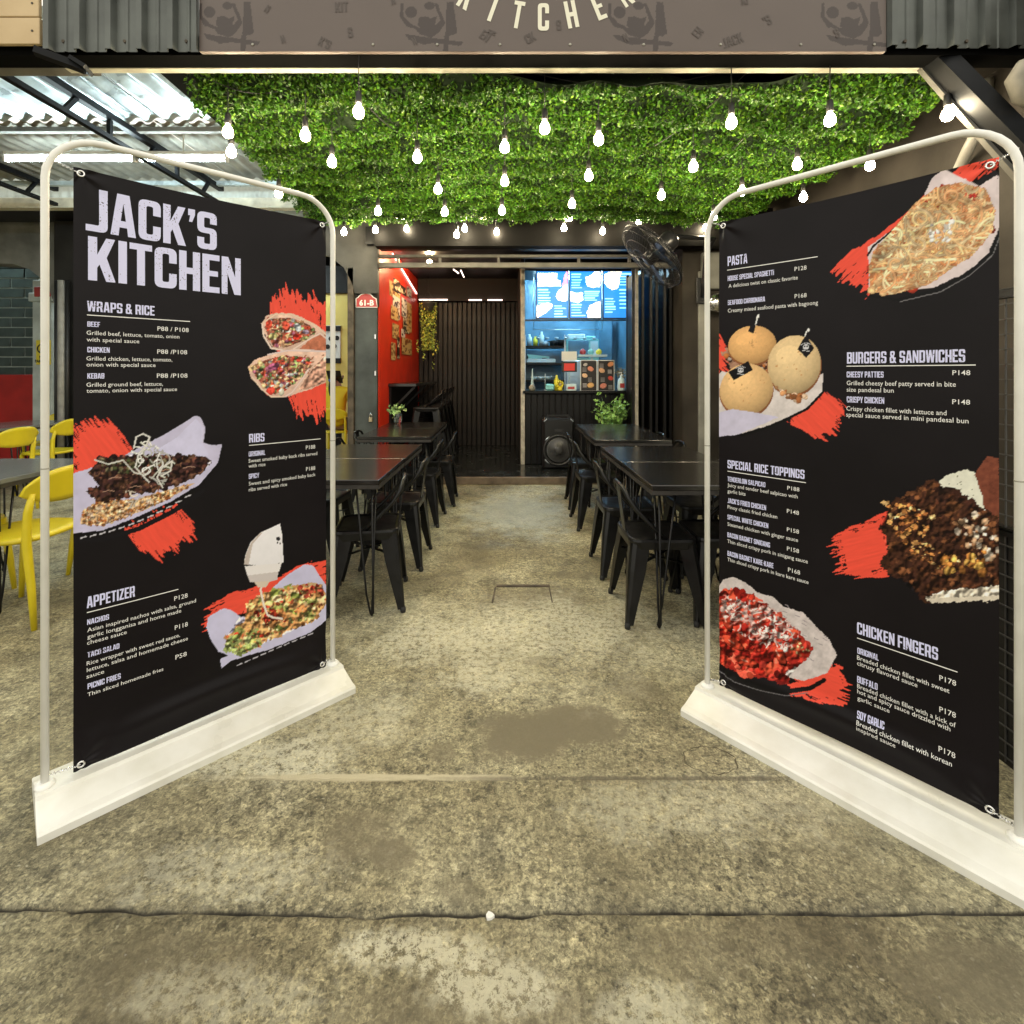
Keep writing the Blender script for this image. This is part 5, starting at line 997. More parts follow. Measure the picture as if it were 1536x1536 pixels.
# three menu screens
def paint_screen(A, k):
    BL = (30, 104, 178); WH = (236, 238, 240); CY_ = (140, 214, 236); rn = A.rnd
    A.c[:] = lin(BL); A.c *= (1+.35*(A.V/A.Ht-.2))[..., None]
    def rows(x0, x1, y0, n, dy=9):
        for i in range(n): A.stroke([(x0, y0+i*dy), (x0+(x1-x0)*rn.uniform(.55, 1), y0+i*dy)], 3.2 if i % 3 else 4.5, CY_, 0)
    if k == 0:
        A.poly([(3, 5), (68, 5), (68, 28), (80, 32), (80, 50), (3, 50)], WH, 1.5, 4); A.poly([(96, 0), (103, 0), (103, 60), (84, 50)], (230, 150, 180), 2); A.poly([(92, 50), (103, 40), (103, 98), (90, 102), (72, 98), (64, 82), (72, 64)], WH, 2, 5)
        A.poly([(0, 116), (30, 104), (50, 108), (52, 120), (30, 140), (0, 156)], (240, 236, 228), 2, 5); rows(6, 52, 62, 6); rows(60, 98, 116, 5)
    elif k == 1:
        rows(6, 50, 10, 6); A.poly([(52, 20), (74, 12), (80, 0), (103, 0), (103, 52), (66, 54), (54, 44)], WH, 2, 5); A.poly([(0, 66), (18, 72), (42, 70), (44, 96), (26, 106), (0, 100)], WH, 2, 5)
        rows(50, 100, 68, 5, 7); rows(6, 52, 112, 5); A.poly([(56, 140), (66, 116), (90, 104), (103, 100), (103, 156), (60, 156)], (246, 232, 200), 2, 5)
    else:
        A.poly([(4, 10), (20, 0), (62, 0), (54, 24), (48, 56), (28, 62), (14, 52), (2, 40)], (248, 238, 206), 2, 5); rows(54, 96, 8, 5); rows(54, 84, 62, 6, 12); rows(6, 46, 92, 6)
for k, (xa_, xb_) in enumerate(((804, 852), (854, 901), (904, 941))):
    x0, x1 = at(xa_, 400, YC)[0]+.008, at(xb_, 400, YC)[0]-.008
    if k == 2: x1 = x0+.415
    z0_, z1_ = at(0, 477, YC)[2], at(0, 408, YC)[2]
    T = thing('menu_screen', ('lit blue menu screen with white food shapes above the counter, leftmost of three', 'lit blue menu screen above the counter, middle one of three', 'lit blue menu screen above the counter, rightmost and partly behind the folded door')[k], 'menu screen', (x0, YC, z0_), group='menu screens above the counter')
    b = MB(); b.box(x0-.012, x1+.012, YC-.035, YC-.002, z0_-.016, z1_+.016, .004); part('bezel', b, M['speaker_body'], T, True)
    W_, H_ = x1-x0, z1_-z0_; A = Art(homography([(0, 0), (103, 0), (103, 156), (0, 156)], [(0, H_), (W_, H_), (W_, 0), (0, 0)]), W_, H_, .0065, (30, 100, 170)); A.rnd = random.Random(k+3); paint_screen(A, k)
    V = np.stack([A.U.ravel(), np.full(A.U.size, -.0365), A.V.ravel()], -1); link('screen', npmesh('screen', V, A.faces(), M['screen_print'], A.c.reshape(-1, 3)), T)
b = MB(); b.box(XK0, XK1, YC-.03, YC+.03, 2.035, 2.052); solo('screen_rail', b, M['black_steel'], 'thin black rail under the three menu screens', 'rail')
# kitchen shelves and equipment
T = thing('kitchen_shelf', 'black open shelf rack at the left inside the kitchen', 'shelf rack', (.55, 8.5, ZI))
for z in (1.18, 1.46, 1.74): b = MB(); b.box(.30, .98, 8.35, 8.80, z, z+.03); part('shelf', b, M['counter_black'], T, True)
for x in (.31, .96): b = MB(); b.box(x, x+.02, 8.34, 8.36, ZI, 1.95); part('upright', b, M['kitchen_steel'], T, True)
Yk = 8.45
def kb(nm, lb, cat, px0, px1, py0, py1, m, Y=Yk, d=.2, bev=.01):
    a, c = at(px0, py1, Y), at(px1, py0, Y); b = MB(); b.box(a[0], c[0], Y, Y+d, a[2], c[2], bev); return solo(nm, b, M[m], lb, cat)
def on_z(z, px, Y): return at(px, 0, Y)[0], z
M['cool_white'] = mat('cool_white', (.62, .78, .82), .4)
# folded towels and tray on the upper shelf; bowls on the middle shelf
t = thing('serving_tray', 'pale tray with folded cloths on the upper kitchen shelf', 'tray', (.60, 8.5, 1.49))
b = MB(); b.box(.34, .82, 8.36, 8.60, 1.491, 1.56, .012); part('tray', b, M['cool_white'], t, True)
b = MB(); b.prism([(.38, 8.38), (.60, 8.38), (.60, 8.55), (.38, 8.55)], 1.561, 1.60); b.beam((.36, 8.45, 1.62), (.72, 8.45, 1.58), .12, .03); part('folded_cloth', b, M['teal_plastic'], t, True)
for k, x in enumerate((.47, .58, .69)):
    b = MB(); b.lathe([(.025, 0), (.052, .03), (.056, .055), (.050, .055), (.02, .008)], (x, 8.40, 1.211), 12); solo('small_bowl', b, M['cool_white'], f'pale bowl on the middle kitchen shelf, {ORD[k]} of three', 'bowl', 'bowls on the kitchen shelf')
for k, (x, y_, s_) in enumerate(((.66, 8.45, .06), (.80, 8.42, .075), (.93, 8.44, .09))):
    b = MB(); b.lathe([(s_*.8, 0), (s_, s_*.25), (s_, s_*1.0), (s_*.9, s_*1.1), (s_*.3, s_*1.2)], (x, y_, 1.771), 14); b.beam((x-s_*1.5, y_, 1.771+s_), (x-s_*.9, y_, 1.771+s_), .02, .012); solo('cooking_pot', b, M['counter_black'] if k else M['kitchen_steel'], ('small steel', 'middle dark', 'largest dark')[k]+' cooking pot on the top kitchen shelf', 'pot', 'pots on the top kitchen shelf')
# microwave on a cabinet with snack tray in front
b = MB(); b.box(.98, 1.50, 8.25, 8.75, ZI, 1.53, .01); solo('steel_cabinet', b, M['kitchen_steel'], 'steel cabinet carrying the microwave at the kitchen back', 'cabinet')
T = thing('microwave_oven', 'pale teal microwave oven on the steel cabinet', 'microwave', (1.24, 8.3, 1.535))
b = MB(); b.box(.99, 1.52, 8.30, 8.66, 1.532, 1.88, .012); part('oven_body', b, M['teal_plastic'], T, True)
b = MB(); b.box(1.02, 1.35, 8.285, 8.299, 1.57, 1.85, .004); part('oven_door', b, M['kitchen_wall'], T, True)
b = MB(); b.box(1.38, 1.50, 8.29, 8.299, 1.58, 1.84); part('control_panel', b, M['cool_white'], T, True)
T = thing('wall_tray', 'white wire tray stand behind the counter holding wrapped snacks', 'tray', (1.25, 7.7, 1.3))
a = at(868, 533, 7.6); c = at(910, 533, 7.6)
b = MB(); b.box(a[0], c[0], 7.55, 7.80, a[2]-.02, a[2]+.01); part('tray_plate', b, M['cool_white'], T, True)
b = MB(); b.box((a[0]+c[0])/2-.015, (a[0]+c[0])/2+.015, 7.66, 7.69, ZI, a[2]-.021); part('stand_leg', b, M['kitchen_steel'], T, True)
for k, col in enumerate(('plaque_red', 'teal_plastic', 'sign_yellow')):
    x = a[0]+.07+k*.12; b = MB(); b.lathe([(.03, 0), (.048, .03), (.045, .06), (.01, .09)], (x, 7.66, a[2]+.011), 9); solo('snack_packet', b, M[col], ('red', 'teal', 'yellow')[k]+' wrapped snack packet on the white tray stand', 'snack packet', 'snacks on the tray stand')
b = MB(); b.box(1.02, 1.30, 8.34, 8.56, 1.881, 1.96, .01); solo('food_box', b, M['cool_white'], 'flat white food box on top of the microwave', 'box')
b = MB(); b.box(1.32, 1.48, 8.36, 8.52, 1.881, 1.93, .01); solo('napkin_pack', b, M['teal_plastic'], 'teal napkin pack on top of the microwave', 'pack')
for k, (x, h_) in enumerate(((.40, .20), (.50, .16), (.60, .24))):
    b = MB(); b.lathe([(.04, 0), (.042, h_*.7), (.02, h_*.85), (.02, h_)], (x, 8.5, 1.771), 10); solo('condiment_bottle', b, M['cool_white'] if k != 1 else M['sign_yellow'], ('pale', 'yellow', 'tallest pale')[k]+' bottle on the top kitchen shelf', 'bottle', 'bottles on the top kitchen shelf')
b = MB(); b.box(1.56, 1.80, 8.60, 8.855, 1.5, 2.3, .01); solo('wall_cabinet', b, M['kitchen_wall'], 'blue grey cabinet on the back wall at the right of the microwave', 'cabinet')
b = MB(); b.tube([(.45, 8.2, 2.02), (1.55, 8.2, 2.02)], .008, 6)
T = thing('utensil_rail', 'steel rail with hanging ladles across the kitchen', 'utensil rail', (1.0, 8.2, 2.02)); part('rail', b, M['kitchen_steel'], T, True)
for k in range(7):
    x = .52+k*.15; b = MB(); b.beam((x, 8.19, 2.015), (x, 8.19, 1.90), .012, .006); b.lathe([(.006, 0), (.03, .012), (.034, .035)], (x, 8.19, 1.86), 8); part('ladle', b, M['kitchen_steel'], T, True)
for x in (.45, 1.55): b = MB(); b.tube([(x, 8.2, 2.02), (x, 8.2, 2.93)], .006, 5); part('hanger_rod', b, M['kitchen_steel'], T, True)
# things on the counter
ZC = 1.0855; YT = YC-.02
def cx(px, Y=YT): return at(px, 0, Y)[0]
T = thing('card_stand', 'standing card with a blank white upper sheet and a red lettered black lower sheet', 'card stand', (cx(854), YT+.05, ZC))
x0, x1 = cx(843), cx(866); zc_ = lambda py: at(0, py, YT)[2]
b = MB(); b.box(x0, x1, YT+.04, YT+.055, zc_(541), zc_(527)); part('white_sheet', b, M['paper'], T, True)
b = MB(); b.box(x0, x1, YT+.035, YT+.055, zc_(558), zc_(542.2)); part('black_sheet', b, M['ink_black'], T, True)
b = MB(); b.box(x0+.03, x1-.03, YT+.031, YT+.034, zc_(556), zc_(545), .001); part('red_print', b, M['ink_red'], T, True)
b = MB(); b.box((x0+x1)/2-.01, (x0+x1)/2+.01, YT+.04, YT+.052, ZC, zc_(558.5)); b.box(x0+.03, x1-.03, YT+.01, YT+.09, ZC, ZC+.008); part('stem', b, M['glass_clear'], T, True)
for k, (pa, pb_) in enumerate(((871.5, 894.5), (897.5, 920.5))):
    x0, x1 = cx(pa), cx(pb_); zt_ = zc_(541); T = thing('menu_card', ('left', 'right')[k]+' one of two black menu cards with small food pictures standing on the counter', 'menu card', (x0, YT, ZC), group='menu cards on the counter')
    b = MB(); b.box(x0-.008, x1+.008, YT-.004, YT+.006, ZC, zt_+.008); part('card_board', b, M['paper'], T, True)
    A = Art(homography([(0, 0), (100, 0), (100, 180), (0, 180)], [(0, zt_-ZC), (x1-x0, zt_-ZC), (x1-x0, 0), (0, 0)]), x1-x0, zt_-ZC-.004, .004, (26, 22, 24)); A.rnd = random.Random(k)
    for cx_, cy_, r_, col in (((62, 50, 20, (224, 140, 110)), (24, 90, 18, (232, 190, 150)), (62, 148, 22, (226, 176, 110)), (28, 25, 14, (190, 180, 176))) if k == 0 else ((80, 22, 20, (214, 140, 90)), (22, 60, 20, (222, 170, 130)), (80, 106, 18, (196, 70, 56)), (32, 152, 22, (210, 130, 110)))):
        A.ell(cx_, cy_, r_, r_*.7, A.rnd.uniform(-.5, .5), col, .2, .5)
    for cx_, cy_ in (((24, 45), (60, 105), (26, 140)) if k == 0 else ((22, 22), (76, 58), (30, 105), (80, 150))):
        for q in range(4): A.stroke([(cx_-14, cy_+q*7), (cx_+10, cy_+q*7)], 2.2, (186, 180, 182), 0)
    V = np.stack([A.U.ravel(), np.full(A.U.size, -.0055), A.V.ravel()+.002], -1); link('printed_face', npmesh('printed_face', V, A.faces(), M['flat_print'], A.c.reshape(-1, 3)), T)
T = thing('sanitizer_bottle', 'clear pump bottle at the right end of the counter', 'pump bottle', (cx(932), YT, ZC))
b = MB(); b.lathe([(.05, 0), (.052, .02), (.052, .12), (.040, .16), (.016, .18), (.016, .195)], (cx(932), YT, ZC), 14); part('bottle', b, M['cool_white'], T, True)
b = MB(); b.lathe([(.018, .196), (.018, .21), (.006, .212), (.006, .24)], (cx(932), YT, ZC), 8); b.beam((cx(932)-.04, YT, ZC+.24), (cx(932)+.01, YT, ZC+.245), .012, .01); part('pump', b, M['print_pale'], T, True)
b = MB(); b.box(cx(932)-.03, cx(932)+.03, YT-.0545, YT-.053, ZC+.04, ZC+.10); part('bottle_label', b, M['plaque_red'], T, True)
T = thing('flower_vase', 'small vase of cream flowers behind the pump bottle', 'vase', (cx(930), YT+.14, ZC))
b = MB(); b.lathe([(.03, 0), (.045, .05), (.02, .13), (.024, .15)], (cx(930, YT+.14), YT+.14, ZC), 12); part('vase', b, M['cool_white'], T, True)
P = np.stack([RNG.normal(0, .045, 160), RNG.normal(.14-.0, .03, 160), .25+RNG.normal(0, .03, 160)], -1); P[:, 0] += cx(930, YT+.14)-cx(932+0)*0-T.location[0]; P[:, 1] += YT-T.location[1]
V, Fq, cc = leaf_mesh(P, .014, np.tile([.5, .42, .26], (160, 1))*RNG.uniform(.4, 1.2, (160, 1)), 0, 5); link('blossoms', npmesh('blossoms', V, Fq, M['leaf'], cc, smooth=False), T)
T = thing('flower_toy', 'yellow flower shaped toy on the counter left of the card stand', 'toy', (cx(840), YT, ZC))
b = MB(); b.lathe([(.03, 0), (.036, .02), (.02, .05)], (cx(840), YT, ZC), 12); part('base', b, M['sign_yellow'], T, True)
for k in range(8): a_ = k*PI/4; b = MB(); b.lathe([(.004, -.02), (.018, 0), (.004, .02)], (cx(840)+.038*math.cos(a_), YT, ZC+.085+.038*math.sin(a_)), 8); part('petal', b, M['sign_yellow'], T, True)
b = MB(); b.lathe([(.004, -.022), (.022, 0), (.004, .022)], (cx(840), YT-.012, ZC+.085), 10); part('face', b, M['brass'], T, True)
b = MB(); b.lathe([(.035, 0), (.037, .14), (.02, .17), (.012, .21)], (cx(836), YT+.10, ZC), 12); solo('sauce_bottle', b, M['sign_yellow'], 'yellow squeeze bottle standing behind the flower toy', 'bottle')
b = MB(); b.box(cx(818), cx(832), YT+.02, YT+.12, ZC, ZC+.09, .02); solo('tissue_box', b, M['teal_plastic'], 'teal tissue box on the counter', 'tissue box')
b = MB(); b.lathe([(.030, 0), (.006, .26), (.002, .30)], (cx(799), YT+.08, ZC), 10); solo('paper_cone', b, M['cool_white'], 'tall white cone at the left end of the counter', 'cone')
b = MB(); b.lathe([(.035, 0), (.045, .03), (.04, .06), (.015, .085)], (cx(798), YT-.02, ZC), 10); solo('cream_figurine', b, M['sack'], 'small cream figurine at the left end of the counter', 'figurine')
T = thing('tip_jar', 'clear box with a small red label between the toy and the menu cards', 'box', (cx(856), YT-.02, ZC))
b = MB(); b.box(cx(849), cx(864), YT-.05, YT+.0, ZC, ZC+.09, .005); part('clear_box', b, M['cool_white'], T, True)
b = MB(); b.box(cx(851), cx(861), YT-.053, YT-.0505, ZC+.02, ZC+.055); part('box_label', b, M['plaque_red'], T, True)
b = MB(); b.tube([(cx(803), YT+.03, ZC+.19), (cx(835), YT+.03, ZC+.19)], .004, 6); b.tube([(cx(818), YT+.03, ZC), (cx(818), YT+.03, ZC+.23)], .006, 6); b.box(cx(816), cx(820), YT+.01, YT+.05, ZC, ZC+.006); solo('wire_stand', b, M['kitchen_steel'], 'thin T shaped wire stand on the counter left of the toy', 'wire stand')
# folded accordion door leaves at the right of the opening
T = thing('folding_door', 'black folding security door pushed open and stacked at the right of the kitchen', 'folding door', (1.8, 6.5, ZI))
for k in range(6):
    x = 1.60+k*.085; y0 = YO+.12+(k % 2)*.05; y1 = y0+.50
    lf = MB(); lf.box(x-.012, x+.012, y0+.05, y1-.05, ZI+.06, 2.56); part('door_panel', lf, M['door_black'], T, True)
    for yy_, wd in ((y0, .05), (y1-.05, .05)): s = MB(); s.box(x-.018, x+.018, yy_, yy_+wd, ZI+.02, 2.60, .004); part('stile', s, M['lit_edge'] if (k == 0 and yy_ == y0) else M['door_black'], T, True)  # front stile of the first leaf is coloured pale as if lit
    for z in (.12, .62, 1.12, 1.62, 2.12): s = MB(); s.box(x-.024, x-.0185, y0+.0, y0+.20, z, z+.02); part('hinge', s, M['door_black'] if k else M['lit_edge'], T, True)
b = MB(); b.box(1.52, 1.555, YO+.04, YO+.08, ZI, 2.60, .004); solo('gate_post', b, M['door_black'], 'slim black post beside the lit edge of the folded door', 'post')
b = MB(); b.box(2.06, 2.98, YO+.31, 6.9, 0, 2.93); b.box(XK1+.085, 2.98, YC, 9, 0, 2.93); struct('wall_beside_door', b, M['counter_black'])

# ================================================================== LEFT HALL: roofs, trusses, walls
def corrugated(x0, x1, y0, y1, z, pitch=.125, amp=.018, seg=8, zf=None, th=.004):
    n = int((x1-x0)/pitch*seg)+1; b = MB(); vs = []
    for y in (y0, (y0+y1)/2, y1):
        for k in range(n+1):
            x = x0+(x1-x0)*k/n; w_ = math.sin(2*PI*x/pitch); w_ = max(-.75, min(.75, w_))*1.25
            vs.append((x, y, z+amp*w_))
    m = n+1; fs = [(j*m+i, j*m+i+1, (j+1)*m+i+1, (j+1)*m+i) for j in range(2) for i in range(n)]
    b.add(vs, fs, True); b.add([(x, y, zz+th) for x, y, zz in vs], [f[::-1] for f in fs], True)
    return b
def roof(label, x0, x1, y0, y1, z, m, wd, **kw):
    T = thing('corrugated_roof', label, 'roof', (x0, y0, z)); x = x0; k = 0
    while x < x1-.05:
        e = min(x+wd, x1); part('roof_sheet', corrugated(x, e-.004, y0, y1, z+.008*(k % 2), **kw), m, T, True); x = e; k += 1
    return T
roof('bright corrugated metal roof at the upper left, lit blue white from below', -9.0, -1.70, 2.99, 4.33, 3.46, M['galvanised'], .875, pitch=.175, amp=.022)
roof('dull corrugated roof behind the bright one, above the fluorescent tubes', -9.0, -1.75, 4.34, 5.60, 3.44, M['galv_old'], .86, pitch=.125, amp=.014)
b = MB(); b.box(-9, -1.72, 4.345, 4.40, 3.375, 3.415, .004); solo('roof_purlin', b, M['beam_grey'], 'grey purlin below the wavy end of the bright roof', 'purlin')
b = MB(); b.box(-9, -1.72, 5.55, 5.60, 3.36, 3.41, .004); solo('rear_purlin', b, M['galvanised'], 'thin metal purlin at the far end of the dull roof', 'purlin')
b = corrugated(-9, -1.7, 5.80, 5.81, 0, pitch=.11, amp=.012); b.v = [(x, 5.86+z, 3.30 if i % 3 == 0 else 3.62) for i, (x, y, z) in enumerate(b.v)]
b = MB(); n = 500; vs = [(-9+7.3*k/n, 5.84+.010*math.sin(k*.9), z) for z in (3.29, 3.75) for k in range(n+1)]; b.add(vs, [(i, i+1, n+2+i, n+1+i) for i in range(n)], True); solo('metal_screen', b, M['wall_white'], 'upright pale corrugated sheet above the hall beam at the left', 'metal sheet')
b = MB(); b.box(-9, -2.07, 5.72, 5.83, 3.17, 3.285, .006); b.box(-9, -2.07, 5.70, 5.719, 3.165, 3.19); solo('hall_beam', b, M['beam_cream'], 'cream beam across the left hall below the pale sheet', 'beam')
def truss(label, x, zt, zb_, y0, y1, end=None):
    T = thing('roof_truss', label, 'truss', (x, y0, zb_), group='black trusses under the left roof')
    b = MB(); b.beam((x, y0, zt), (x, y1, zt), .055, .05); part('top_chord', b, M['truss'], T, True)
    b = MB(); b.beam((x, y0, zb_), (x, y1, zb_), .045, .035); part('bottom_chord', b, M['truss'], T, True)
    k = 0; y = y0+.25
    while y < y1: b = MB(); b.beam((x, y, zb_+.015), (x, y+.10*(k % 2), zt-.02), .03, .03, (1, 0, 0)); part('web', b, M['truss'], T, True); y += .42; k += 1
for x, lb in ((-3.16, 'near the banner'), (-5.0, 'left of the fluorescent tubes'), (-6.9, 'at the far left')):
    truss(f'black steel roof truss {lb}', x, 3.37, 3.20, 3.0, 5.7)
for k, (x0, x1) in enumerate(((-4.38, -3.27), (-3.20, -2.46))):
    T = thing('tube_light', ('left', 'right')[k]+' one of two lit fluorescent tubes under the left roof', 'tube light', ((x0+x1)/2, 4.50, 3.20), group='fluorescent tubes under the left roof')
    b = MB(); b.tube([(x0, 4.50, 3.205), (x1, 4.50, 3.205)], .020, 10); part('tube', b, M['tube'], T, True)
    b = MB(); b.box(x0-.02, x1+.02, 4.48, 4.525, 3.232, 3.268, .004); b.box((x0+x1)/2-.004, (x0+x1)/2+.004, 4.498, 4.506, 3.269, 3.43); part('fixture', b, M['print_pale'], T, True)
    for x in (x0-.012, x1+.012): b = MB(); b.box(x-.01, x+.01, 4.48, 4.52, 3.18, 3.231); part('end_cap', b, M['print_pale'], T, True)
# far walls
for x_, lb in ((-4.6, 'over the middle of the left hall'), (-7.6, 'over the dark brick wall')):  # tubes out of view, added to brighten the dark left hall
    T = thing('tube_light', 'unseen added fluorescent tube on the low ceiling '+lb, 'tube light', (x_, 6.95, 3.5))
    b = MB(); b.tube([(x_-.6, 6.95, 3.49), (x_+.6, 6.95, 3.49)], .018, 8); part('tube', b, M['tube'], T, True)
    b = MB(); b.box(x_-.62, x_+.62, 6.93, 6.97, 3.515, 3.548); part('fixture', b, M['print_pale'], T, True)
b = MB(); b.box(-9.2, -9.0, -.5, 12, 0, 3.8); struct('wall_left', b, M['concrete_grey'])
b = MB(); b.box(-9.0, -1.6, 10.6, 10.8, 0, 3.8); struct('wall_far', b, M['concrete_dark'])
b = MB(); b.box(-9.0, -5.9, 7.7, 7.9, 2.45, 3.6); b.box(-9, -1.6, 6.4, 10.7, 3.55, 3.62); struct('hall_ceiling', b, M['concrete_dark'])
T = thing('arched_beam', 'grey concrete beam with a curved haunch above the dark brick wall', 'concrete beam', (-7, 6.7, 2.6))
pl = [(-60, 326), (110, 326), (110, 402), (84, 402), (80, 452), (74, 436), (62, 418), (44, 404), (20, 396), (-60, 392)]
YB = 6.62; pts = [at(x, y, YB) for x, y in pl]; b = MB(); n_ = len(pts); b.add([(x, YB, z) for x, y, z in pts]+[(x, YB+.3, z) for x, y, z in pts], [tuple(range(n_)), tuple(range(2*n_-1, n_-1, -1))]+[(i, (i+1) % n_, n_+(i+1) % n_, n_+i) for i in range(n_)]); part('haunch', b, M['concrete_grey'], T, True)
T = thing('brick_wall', 'dark glazed brick wall with pale joints at the far left', 'brick wall', (-7.4, 7.6, 1.3))
b = MB(); b.box(-9.0, -6.65, 7.62, 7.70, 0, 2.75); part('mortar_bed', b, M['mortar'], T, True)
q = MB(); q.box(0, .385, -.018, 0, 0, .130, .003); me = q.mesh('brick', M['brick_dark'])
for r_ in range(12):
    for c_ in range(5):
        x = -8.75+c_*.405+(.2 if r_ % 2 else 0)
        if x < -7.0: o = link('brick', me, T); o.location = (x+7.4, .018, r_*.146-.02)
b = MB(); b.box(-9.0, -6.62, 7.52, 7.60, 0, 1.30, .005); solo('red_panel', b, M['red_board'], 'red lower wall panel below the dark brick wall', 'wall panel')
T = thing('white_column', 'white column with a yellow no parking sign and a small plaque at the left', 'column', (-6.2, 7.0, 0))
xa_, xb_ = at(48, 500, 7.0)[0], at(78, 500, 7.0)[0]
b = MB(); b.box(xa_, xb_, 7.0, 7.25, 0, 2.6, .01); part('shaft', b, M['wall_white'], T, True)
b = MB(); b.box(xa_-.03, xb_+.03, 6.97, 7.28, 2.30, 2.42, .01); part('capital', b, M['wall_white'], T, True)
p0_, p1_ = at(53, 547, 6.97), at(74, 510, 6.97)
b = MB(); b.box(p0_[0], p1_[0], 6.98, 6.995, p0_[2], p1_[2], .002); sg = part('sign_plate', b, M['sign_yellow'], T, True)
off0 = (T.location[0], T.location[1], T.location[2])
b = MB(); c_ = at(63, 523, 6.975); ring = [(c_[0]+.062*math.cos(k*PI/10), 6.976, c_[2]+.062*math.sin(k*PI/10)) for k in range(21)]; b.tube(ring, .008, 5, False); b.beam(ring[3], ring[13], .012, .008); bb = part('prohibition_ring', b, M['ink_black'], T, True)
letter(T, 'P', 63, 523, 6.98, 7, 0, M['ink_black'], 'sign_text', fn=lambda s_: plain(s_, .04), off=.004, off0=off0)
for tx, py in (('NO', 535.5), ('PARKING', 541.5)): letter(T, tx, 63, py, 6.98, 4.2, 0, M['ink_black'], 'sign_text', fn=lambda s_: plain(s_, .04), off=.004, off0=off0, wsc=.85)
b = MB(); p0_, p1_ = at(51, 445, 6.96), at(76, 430, 6.96); b.box(p0_[0], p1_[0], 6.955, 6.97, p0_[2], p1_[2], .008); part('plaque', b, M['plaque_red'], T, True)
T = thing('dark_column', 'black column with grey pipes between the white column and the banner', 'column', (-5.3, 6.3, 0))
xa_, xb_ = at(80, 500, 6.3)[0], at(135, 500, 6.3)[0]
b = MB(); b.box(xa_, xb_, 6.3, 6.6, 0, 3.2, .01); part('shaft', b, M['concrete_dark'], T, True)
for px, r_, m_ in ((85, .022, 'wire'), (93, .045, 'conduit'), (101, .025, 'wire')): x = at(px, 500, 6.24)[0]; b = MB(); b.tube([(x, 6.24, 0), (x, 6.24, 2.45)], r_, 8); part('pipe', b, M[m_], T, True)
# yellow shop wall seen through the gap beside the left banner
b = MB(); b.box(-4.9, -2.62, 9.0, 9.1, 0, 2.72); struct('wall_yellow', b, M['wall_yellow'])
b = MB(); b.box(-4.9, -2.6, 8.94, 9.0, 2.725, 3.2); struct('shop_lintel', b, M['concrete_dark'])
T = thing('menu_board', 'framed cream board with round pictures on the yellow wall', 'menu board', (-3.2, 8.98, 1.9))
p0_, p1_ = at(470, 545, 8.96), at(510, 488, 8.96)
b = MB(); b.box(p0_[0], p1_[0], 8.975, 8.995, p0_[2], p1_[2]); part('board', b, M['paper'], T, True)
for z in (p0_[2]+.0, p1_[2]-.10): b = MB(); b.box(p0_[0]-.01, p1_[0]+.01, 8.955, 8.974, z, z+.09, .003); part('dark_band', b, M['counter_black'], T, True)
for px, py in ((496, 508), (505, 507), (501, 519), (491, 520)): c_ = at(px, py, 8.96); b = MB(); b.lathe([(.042, 0), (.042, .006)], seg=14); b.xf(Matrix.Translation((c_[0], 8.974, c_[2])) @ Matrix.Rotation(PI/2, 4, 'X')); part('round_picture', b, M['concrete_dark'], T, True)
b = MB(); b.box(-4.5, -3.4, 8.5, 8.54, 3.0, 3.03); solo('hidden_shop_tube', b, M['tube'], 'unseen added white tube light inside the yellow shop', 'tube light')  # added lamp kept out of view behind the left banner

c_ = at(735, 1376, 1013.8/816); b = MB(); b.prism([(c_[0]+.011*math.cos(a)*q, c_[1]+.009*math.sin(a)*q) for a, q in ((0, 1), (1, .8), (1.9, 1.1), (3, .9), (4.1, 1.1), (5.2, .8))], -.002, .006); solo('paint_chip', b, M['paper'], 'tiny white chip lying in the near crack of the concrete', 'chip')
